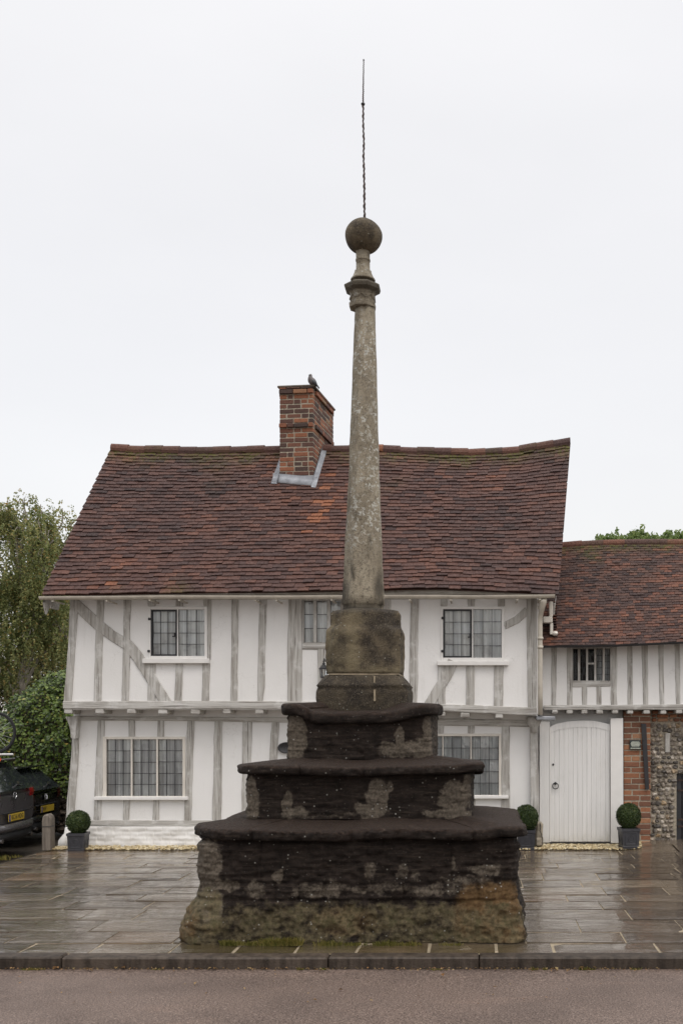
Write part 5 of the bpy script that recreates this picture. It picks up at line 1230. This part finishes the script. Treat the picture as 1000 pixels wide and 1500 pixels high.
for i in range(NU):
    for j in range(NV): k = i*(NV+1)+j; cr_.f.append((k, k+NV+1, k+NV+2, k+1))
obj('dark_core', cr_, M['bark_dark'], iv, True)  # solid dark shell behind the leaves, standing in for the shaded inside

# ------------------------------------------------------------------ trees
def make_tree(name, label, base, trunk_h, blobs_, ntw, nleaf, ls, leaf, bark, droop=.5, twl=.9, seed=1, group=None, trunk_r=.14, thin=1.5, asp=1.7, gate=True):
    r = random.Random(seed); t = thing(name, label, 'tree', base, group)
    tk = MB(); cr = MB(); tp = Vector(base)+Vector((.2, 0, trunk_h)); pts = [Vector(base)+Vector((.12*math.sin(i*.9+seed), .1*math.cos(i*1.3), trunk_h*i/8)) for i in range(9)]
    tk.tube(pts, [lerp(trunk_r, trunk_r*.25, i/8) for i in range(9)], 8)
    tot = sum(b[2] for b in blobs_)
    for c, rad, wt in blobs_:
        c = Vector(c); j = pts[min(8, max(2, int((c.z-base[2])/trunk_h*7)-1))]
        mid = j.lerp(c, .5)+Vector((r.uniform(-.2, .2), r.uniform(-.2, .2), .25)); tk.tube([j, mid, c, c+Vector((0, 0, rad[2]*.6))], [trunk_r*.4, trunk_r*.26, trunk_r*.14, .01], 6)
        for k in range(int(ntw*wt/tot)):
            d = rdir(r); s_ = c+Vector((d.x*rad[0], d.y*rad[1], d.z*rad[2]))*(r.random()**(1/thin))
            if gate and fbm(s_.x*2.1+seed, s_.y*2.1, s_.z*1.6, 2) < r.uniform(-.28, .12): continue
            if r.random() < .10: cr_p = c.lerp(s_, .35); tk.tube([cr_p, (cr_p+s_)/2+Vector((0, 0, .08)), s_], [.018, .010, .004], 4)
            out_ = Vector((d.x, d.y, max(-.2, d.z)*.7+.25)); L = twl*r.uniform(.5, 1.2); p = s_.copy(); v_ = out_.normalized(); stp = L/nleaf
            for q in range(nleaf):
                v_ = (v_+Vector((r.uniform(-.25, .25), r.uniform(-.25, .25), -droop*.22+r.uniform(-.1, .1)))).normalized(); p = p+v_*stp
                leafquad(cr, p+rdir(r)*ls*.9, rdir(r)+Vector((0, -.3, .4)), ls*r.uniform(.6, 1.25), r.random()*6.3, asp, .1)
    obj('trunk', tk, M[bark], t); obj('crown', cr, M[leaf], t)
    return t
TB = 24.0
B = lambda px_, py_, dy, rx, ry, rz, w_: ((X(px_, TB), TB+dy, Z(py_, TB)), (rx*TB/F, ry, rz*TB/F), w_)
make_tree('birch_tree', 'loose feathery olive green birch tree left of the tiled house', (X(30, TB), TB, -.3), 6.4,
          [B(35, 775, 0, 40, .7, 45, 1.0), B(20, 850, .1, 55, 1.0, 55, 1.5), B(75, 800, -.3, 30, .6, 45, .75), B(85, 860, -.4, 30, .7, 45, .9), B(50, 920, 0, 60, 1.0, 50, 1.5), B(-30, 860, 0, 50, 1, 70, 1.1), B(98, 930, -.2, 30, .6, 50, .8), B(36, 742, 0, 14, .3, 22, .13), B(60, 752, 0, 10, .3, 22, .09), B(92, 765, 0, 9, .3, 34, .10), B(104, 780, 0, 6, .2, 30, .05), B(12, 745, 0, 10, .3, 22, .08), B(0, 975, 0, 60, .8, 30, .7), B(8, 760, 0, 18, .4, 22, .2)],
          3300, 30, .036, 'birch_leaf', 'bark_pale', 1.0, .75, 3, None, .12, 1.25, 1.9)
TB = 27.0
make_tree('autumn_tree', 'darker russet and green tree behind the birch, above the ivy', (X(85, TB), TB, -.3), 4.6,
          [B(95, 960, 0, 40, .8, 40, 1), B(40, 985, .3, 50, .8, 40, 1.1), B(100, 895, 0, 30, .6, 40, .6), B(-20, 960, 0, 50, .8, 50, .9), B(5, 1010, 0, 40, .8, 40, .9), B(60, 900, .6, 50, .6, 50, .7)], 1900, 22, .05, 'dark_leaf', 'bark_dark', .5, .7, 9, None, .12)
TB = 30.0
make_tree('leafy_tree', 'pale green treetop showing above the wing roof, nearest the main house', (X(915, TB), TB, -.3), 6.4, [B(905, 816, 0, 38, .8, 28, 1), B(942, 815, .2, 24, .8, 32, .8), B(884, 810, 0, 16, .5, 16, .4), B(925, 808, 0, 20, .5, 22, .4)], 1000, 16, .075, 'far_leaf', 'bark_dark', .3, .32, 5, gate=False)
make_tree('leafy_tree', 'pale green treetop showing above the wing roof at the right edge of the photo', (X(1000, TB), TB, -.3), 6.4, [B(985, 815, 0, 22, .8, 31, .8), B(1012, 814, .2, 26, .8, 32, .9)], 800, 16, .075, 'far_leaf', 'bark_dark', .3, .32, 6, gate=False)
for o in bpy.data.objects:
    if o.name.startswith('leafy_tree'): o['group'] = 'treetops behind the wing roof'

# ------------------------------------------------------------------ cars (rear at local x = 0, nose towards +x, z = 0 on the ground)
def textmesh(s_, size):
    cu = bpy.data.curves.new('t', 'FONT'); cu.body = s_; cu.size = size; cu.align_x = 'CENTER'; cu.align_y = 'CENTER'; cu.extrude = .001; o = bpy.data.objects.new('t', cu); C.objects.link(o)
    dg = bpy.context.evaluated_depsgraph_get(); me = o.evaluated_get(dg).to_mesh(); vs = [tuple(v.co) for v in me.vertices]; fs = [tuple(p.vertices) for p in me.polygons]
    bpy.data.objects.remove(o); bpy.data.curves.remove(cu); return vs, fs
def car(label, loc, rotz, paint, L, wd, roof, belt, plate, pz, badge, bz, gz_=.17):
    t = thing('parked_car', label, 'car', loc, 'cars parked at the left', True); t.rotation_euler[2] = rotz
    hw = wd/2
    def loft(secs, name, mat, sub=2):
        mb = MB(); n = len(secs[0][1])
        for x, pr in secs:
            for (y, z) in pr: mb.v.append((x, y, z))
        for j in range(len(secs)-1):
            for i in range(n): i2 = (i+1) % n; mb.f.append((j*n+i, (j+1)*n+i, (j+1)*n+i2, j*n+i2))
        mb.f.append(tuple(range(n))); mb.f.append(tuple((len(secs)-1)*n+i for i in range(n))[::-1])
        o = obj(name, mb, mat, t, True); md = o.modifiers.new('sub', 'SUBSURF'); md.levels = md.render_levels = sub; return o
    def low(w_, zb, zt):
        h = [(0, zb), (w_*.8, zb), (w_*.97, zb+.06), (w_, (zb+zt)*.5), (w_*.985, zt-.10), (w_*.93, zt-.02), (w_*.6, zt), ]
        return h+[(0, zt+.005)]+[(-y, z) for y, z in h[1:]][::-1]
    b_ = belt
    loft([(.10, low(hw*.80, gz_+.28, b_-.06)), (.10, low(hw*.82, gz_+.27, b_-.05)), (.16, low(hw*.93, gz_+.22, b_)), (.35, low(hw*.985, gz_+.12, b_+.01)), (.9, low(hw, gz_+.05, b_)), (L*.5, low(hw, gz_, b_-.02)), (L*.72, low(hw, gz_, b_-.06)), (L*.9, low(hw*.96, gz_+.05, b_-.16)), (L*.985, low(hw*.8, gz_+.15, b_-.32)), (L, low(hw*.7, gz_+.2, b_-.38))], 'body', M[paint])
    def up(w0, w1, z0, z1):
        h = [(0, z0), (w0*.96, z0), (w0, z0+.01), (lerp(w0, w1, .55), lerp(z0, z1, .55)), (w1, z1-.07), (w1*.86, z1-.012)]
        return h+[(0, z1)]+[(-y, z) for y, z in h[1:]][::-1]
    wb, wt = hw*.94, hw*.70
    loft([(.13, up(wb*.90, wb*.86, b_-.10, b_+.02)), (.16, up(wb*.93, wb*.88, b_-.1, b_+.08)), (.34, up(wb, wt*1.06, b_-.1, roof-.22)), (.52, up(wb, wt, b_-.1, roof-.05)), (.62, up(wb, wt, b_-.1, roof-.02)), (L*.35, up(wb, wt*1.02, b_-.1, roof)), (L*.52, up(wb, wt, b_-.1, roof-.03)), (L*.6, up(wb, wt*1.05, b_-.1, roof-.16)), (L*.73, up(wb*.95, wb*.9, b_-.12, b_-.02))], 'greenhouse', M[paint])
    gl_ = MB(); e_ = .055
    def rw_(f, y): return (lerp(.115, .46, f)-e_+.02*(y*y)/(hw*hw)*2, y, lerp(b_+.03, roof-.09, f))
    k = 8
    for j in range(k+1):
        f = j/k; w_ = lerp(wb*.80, wt*.86, f)
        for i in range(k+1): gl_.v.append(rw_(f, lerp(-w_, w_, i/k)))
    for j in range(k):
        for i in range(k): gl_.f.append((j*(k+1)+i, (j+1)*(k+1)+i, (j+1)*(k+1)+i+1, j*(k+1)+i+1))
    obj('rear_window', gl_, M['car_glass'], t, True)
    for s_ in (-1, 1):
        q = MB(); yb, yt = s_*(wb+.012), s_*(lerp(wb, wt, .8)+.012)
        q.add([(.45, yb, b_+.03), (L*.64, yb, b_+.02), (L*.52, yt, roof-.13), (.66, yt, roof-.13)], [(0, 1, 2, 3) if s_ < 0 else (3, 2, 1, 0)]); obj('side_window', q, M['car_glass'], t)
    q = MB(); q.add([(L*.755, -wb*.8, b_-.03), (L*.755, wb*.8, b_-.03), (L*.585, wt*.85, roof-.11), (L*.585, -wt*.85, roof-.11)], [(0, 1, 2, 3)]); obj('windscreen', q, M['car_glass'], t)
    sp = MB(); sp.box((.44, 0, roof-.045), (.24, wt*1.86, .035), Matrix.Rotation(R(6), 3, 'Y'), .014); obj('spoiler', sp, M[paint], t)
    # bumper
    def bump_(x0, mat, name, zb, zt, dx):
        mb = MB(); n_ = 14
        for i in range(n_+1):
            f = i/n_*2-1; y = f*hw*.985; x = x0+.28*abs(f)**5+.02*f*f
            for z_, o_ in ((zb, .05), (zb+.03, 0), ((zb+zt)/2, -.012), (zt-.025, 0), (zt, .05)): mb.v.append((x+o_+dx, y, z_))
        for i in range(n_):
            for j in range(4): mb.f.append((i*5+j, i*5+j+1, i*5+6+j, i*5+5+j))
        o = obj(name, mb, mat, t, True); md = o.modifiers.new('sub', 'SUBSURF'); md.levels = md.render_levels = 1; return o
    bump_(0, M[paint], 'bumper', gz_+.17, pz-.085, .0); bump_(.03, M['black_trim'], 'bumper_trim', gz_+.04, gz_+.19, .0)
    q = MB(); q.b2(.055, .075, -hw*.6, hw*.6, b_-.31, b_-.30); q.b2(.045, .08, -.42, .42, pz+.065, pz+.085, .004); obj('plate_recess', q, M['black_trim'], t)
    # number plate
    q = MB(); q.box((.05, 0, pz), (.012, .52, .111), None, .004); pl_ = obj('number_plate', q, M['plate_yellow'], t)
    q = MB(); q.b2(.0415, .0437, .212, .257, pz-.05, pz+.05); obj('band', q, M['blue_band'], pl_)
    vs, fs = textmesh(plate[0], .098); q = MB(); q.add([(.0425-z*.9, plate[1]-x*.83, pz+y) for x, y, z in vs], fs); obj('lettering', q, M['black_trim'], pl_)
    # badge
    bx = .074; q = MB()
    n_ = 24; ra, rb_ = (.058, .048) if badge == 'wing' else (.052, .052)
    if badge != 'wing':
        q2 = MB(); q2.add([(bx+.004, ra*math.cos(k*2*math.pi/n_), bz+rb_*math.sin(k*2*math.pi/n_)) for k in range(n_)], [tuple(range(n_))[::-1]]); bd = obj('badge', q2, M['lead'], t)
    q.tube([(bx, ra*math.cos(k*2*math.pi/n_), bz+rb_*math.sin(k*2*math.pi/n_)) for k in range(n_)], .0075, 6, False, True)
    ln = [[(-.05, .024), (-.022, .016), (0, -.022), (.022, .016), (.05, .024)]] if badge == 'wing' else [[(-.02, .048), (0, .004), (.02, .048)], [(-.046, .024), (-.022, -.044), (0, -.006), (.022, -.044), (.046, .024)]]
    for l_ in ln: q.tube([(bx-.003, -y, bz+z) for y, z in l_], .006, 5)
    obj('badge_ring', q, M['chrome'], t)
    for s_ in (-1, 1):
        q = MB()
        for i in range(9):
            f = i/8; y = s_*lerp(hw*.56, hw*.975, f); x = .075+.30*f**4.5; q.v += [(x, y, bz-.045+.02*f), (x-.012, y, bz+.03), (x, y, bz+.065+.03*f)]
        for i in range(8):
            for j in range(2): a = (i*3+j, i*3+1+j, i*3+4+j, i*3+3+j); q.f.append(a if s_ > 0 else a[::-1])
        obj('tail_light', q, M['tail_light' if badge == 'wing' else 'shaded_tail_light'], t, True)
        q = MB(); q.tube([(.03, s_*hw*.55, gz_+.07), (.2, s_*hw*.55, gz_+.07)], .034, 12); obj('exhaust', q, M['chrome'], t)
    q = MB(); q.tube([(.10, 0, b_+.06), (.105, -.14, b_+.10), (.115, -.36, b_+.075)], .011, 6); q.box((.10, 0, b_+.055), (.05, .07, .05), None, .012); obj('wiper', q, M['black_trim'], t)
    for x_ in (.72, L-.82):
        for s_ in (-1, 1):
            q = MB(); y0 = s_*(hw-.10)
            n_ = 28; prf = [(.20, -.085), (.30, -.10), (.315, -.07), (.318, 0), (.315, .07), (.30, .10), (.20, .085)]
            for r_, yy in prf:
                for k in range(n_): a = k*2*math.pi/n_; q.v.append((x_+r_*math.cos(a), y0+yy, .318+r_*math.sin(a)))
            for j in range(len(prf)-1):
                for k in range(n_): k2 = (k+1) % n_; q.f.append((j*n_+k, j*n_+k2, (j+1)*n_+k2, (j+1)*n_+k))
            wh = obj('wheel', q, M['rubber'], t, True)
            q = MB()
            for k in range(5): a = k*2*math.pi/5; q.tube([(x_, y0+s_*.07, .318), (x_+.19*math.cos(a), y0+s_*.08, .318+.19*math.sin(a))], .025, 6)
            q.tube([(x_+.20*math.cos(k*math.pi/12), y0+s_*.08, .318+.20*math.sin(k*math.pi/12)) for k in range(24)], .015, 6, False, True); obj('rim', q, M['chrome'], wh, True)
    return t
GY = -.26
c1 = car('dark grey estate car at the left edge with a bicycle on its roof', (-6.93, 15.5, GY), math.pi, 'car_grey', 4.3, 1.78, 1.44, .93, ('KC16 HDG', -.02), .555, 'wing', .875)
c2 = car('black hatchback parked behind the bollard, under the ivy', (-7.28, 17.45, GY), math.pi, 'car_black', 3.9, 1.66, 1.24, .80, ('WV', .13), .50, 'round', .70, .13)
# roof bars and the bicycle they carry
for x_ in (.95, 1.9):
    q = MB(); q.tube([(x_, -.62, 1.47), (x_, .62, 1.47)], .016, 8); q.box((x_, -.58, 1.44), (.06, .06, .06), None, .01); q.box((x_, .58, 1.44), (.06, .06, .06), None, .01); obj('roof_bar', q, M['black_trim'], c1)
q = MB(); q.tube([(.10, 0, 1.497), (1.7, 0, 1.497)], .016, 8); obj('bike_rail', q, M['white_plastic'], c1)
bi = thing('bicycle', 'bicycle carried upright on the roof of the dark grey car', 'bicycle', (-7.30, 15.5, GY+1.51), None, True); bi.rotation_euler[2] = math.pi
def wheel_(x_):
    q = MB(); c = Vector((x_, 0, .318)); rr_ = [c+Vector((.302*math.cos(k*math.pi/24), 0, .302*math.sin(k*math.pi/24))) for k in range(48)]
    q.tube(rr_, .017, 8, False, True); wh = obj('wheel', q, M['rubber'], bi, True)
    q = MB(); q.tube([c+(p-c)*.93 for p in rr_], .010, 6, False, True); obj('rim', q, M['black_trim'], wh, True)
    q = MB()
    for k in range(20): a = k*math.pi/10; q.tube([c+Vector((.02*math.cos(a+.6), .02*(-1)**k, .02*math.sin(a+.6))), c+Vector((.28*math.cos(a), 0, .28*math.sin(a)))], .0018, 4)
    obj('spokes', q, M['chrome'], wh)
    q = MB(); q.tube([c+Vector((0, -.045, 0)), c+Vector((0, -.02, 0)), c+Vector((0, .05, 0))], [.05, .055, .02], 14); obj('hub', q, M['lead'], wh)
wheel_(0); wheel_(1.05)
q = MB(); bbk, st_, hd_, ht = Vector((.42, 0, .28)), Vector((.28, 0, .78)), Vector((.93, 0, .62)), Vector((.90, 0, .76))
for a, b in ((Vector((0, .05, .318)), bbk), (Vector((0, -.05, .318)), bbk), (bbk, st_), (bbk, hd_), (st_, ht), (Vector((0, .05, .318)), st_-Vector((-.02, 0, .06))), (Vector((0, -.05, .318)), st_-Vector((-.02, 0, .06))), (hd_, Vector((1.05, .05, .318))), (hd_, Vector((1.05, -.05, .318))), (hd_, ht)): q.tube([a, b], .014, 7)
obj('frame', q, M['car_black'], bi)
q = MB(); q.tube([ht, ht+Vector((.05, 0, .06))], .013, 6); q.tube([ht+Vector((-.05, .29, .07)), ht+Vector((.05, .2, .07)), ht+Vector((.06, -.2, .07)), ht+Vector((-.05, -.29, .07))], .012, 7); obj('handlebar', q, M['black_trim'], bi)
q = MB(); q.tube([st_, st_+Vector((-.02, 0, .12))], .012, 7); q.tube([st_+Vector((-.14, 0, .14)), st_+Vector((-.08, 0, .145)), st_+Vector((.12, 0, .135))], [.05, .06, .018], 8); obj('saddle', q, M['rubber'], bi)
q = MB(); q.tube([bbk+Vector((.10*math.cos(k*math.pi/10), -.05, .10*math.sin(k*math.pi/10))) for k in range(20)], .008, 5, False, True); q.tube([bbk+Vector((0, -.06, 0)), bbk+Vector((.12, -.07, -.1))], .01, 6); q.tube([bbk+Vector((0, .06, 0)), bbk+Vector((-.12, .07, .1))], .01, 6); obj('crankset', q, M['black_trim'], bi)
sp = MB(); sp.tube([Vector((-7.22, 15.47, 1.20)), Vector((-7.25, 15.44, 1.16)), Vector((-7.23, 15.45, 1.11)), Vector((-7.21, 15.48, 1.17))], .018, 6); tag(obj('strap', sp, M['orange_strap'], None, True), 'orange strap hanging from the bicycle rail on the car roof', 'strap')
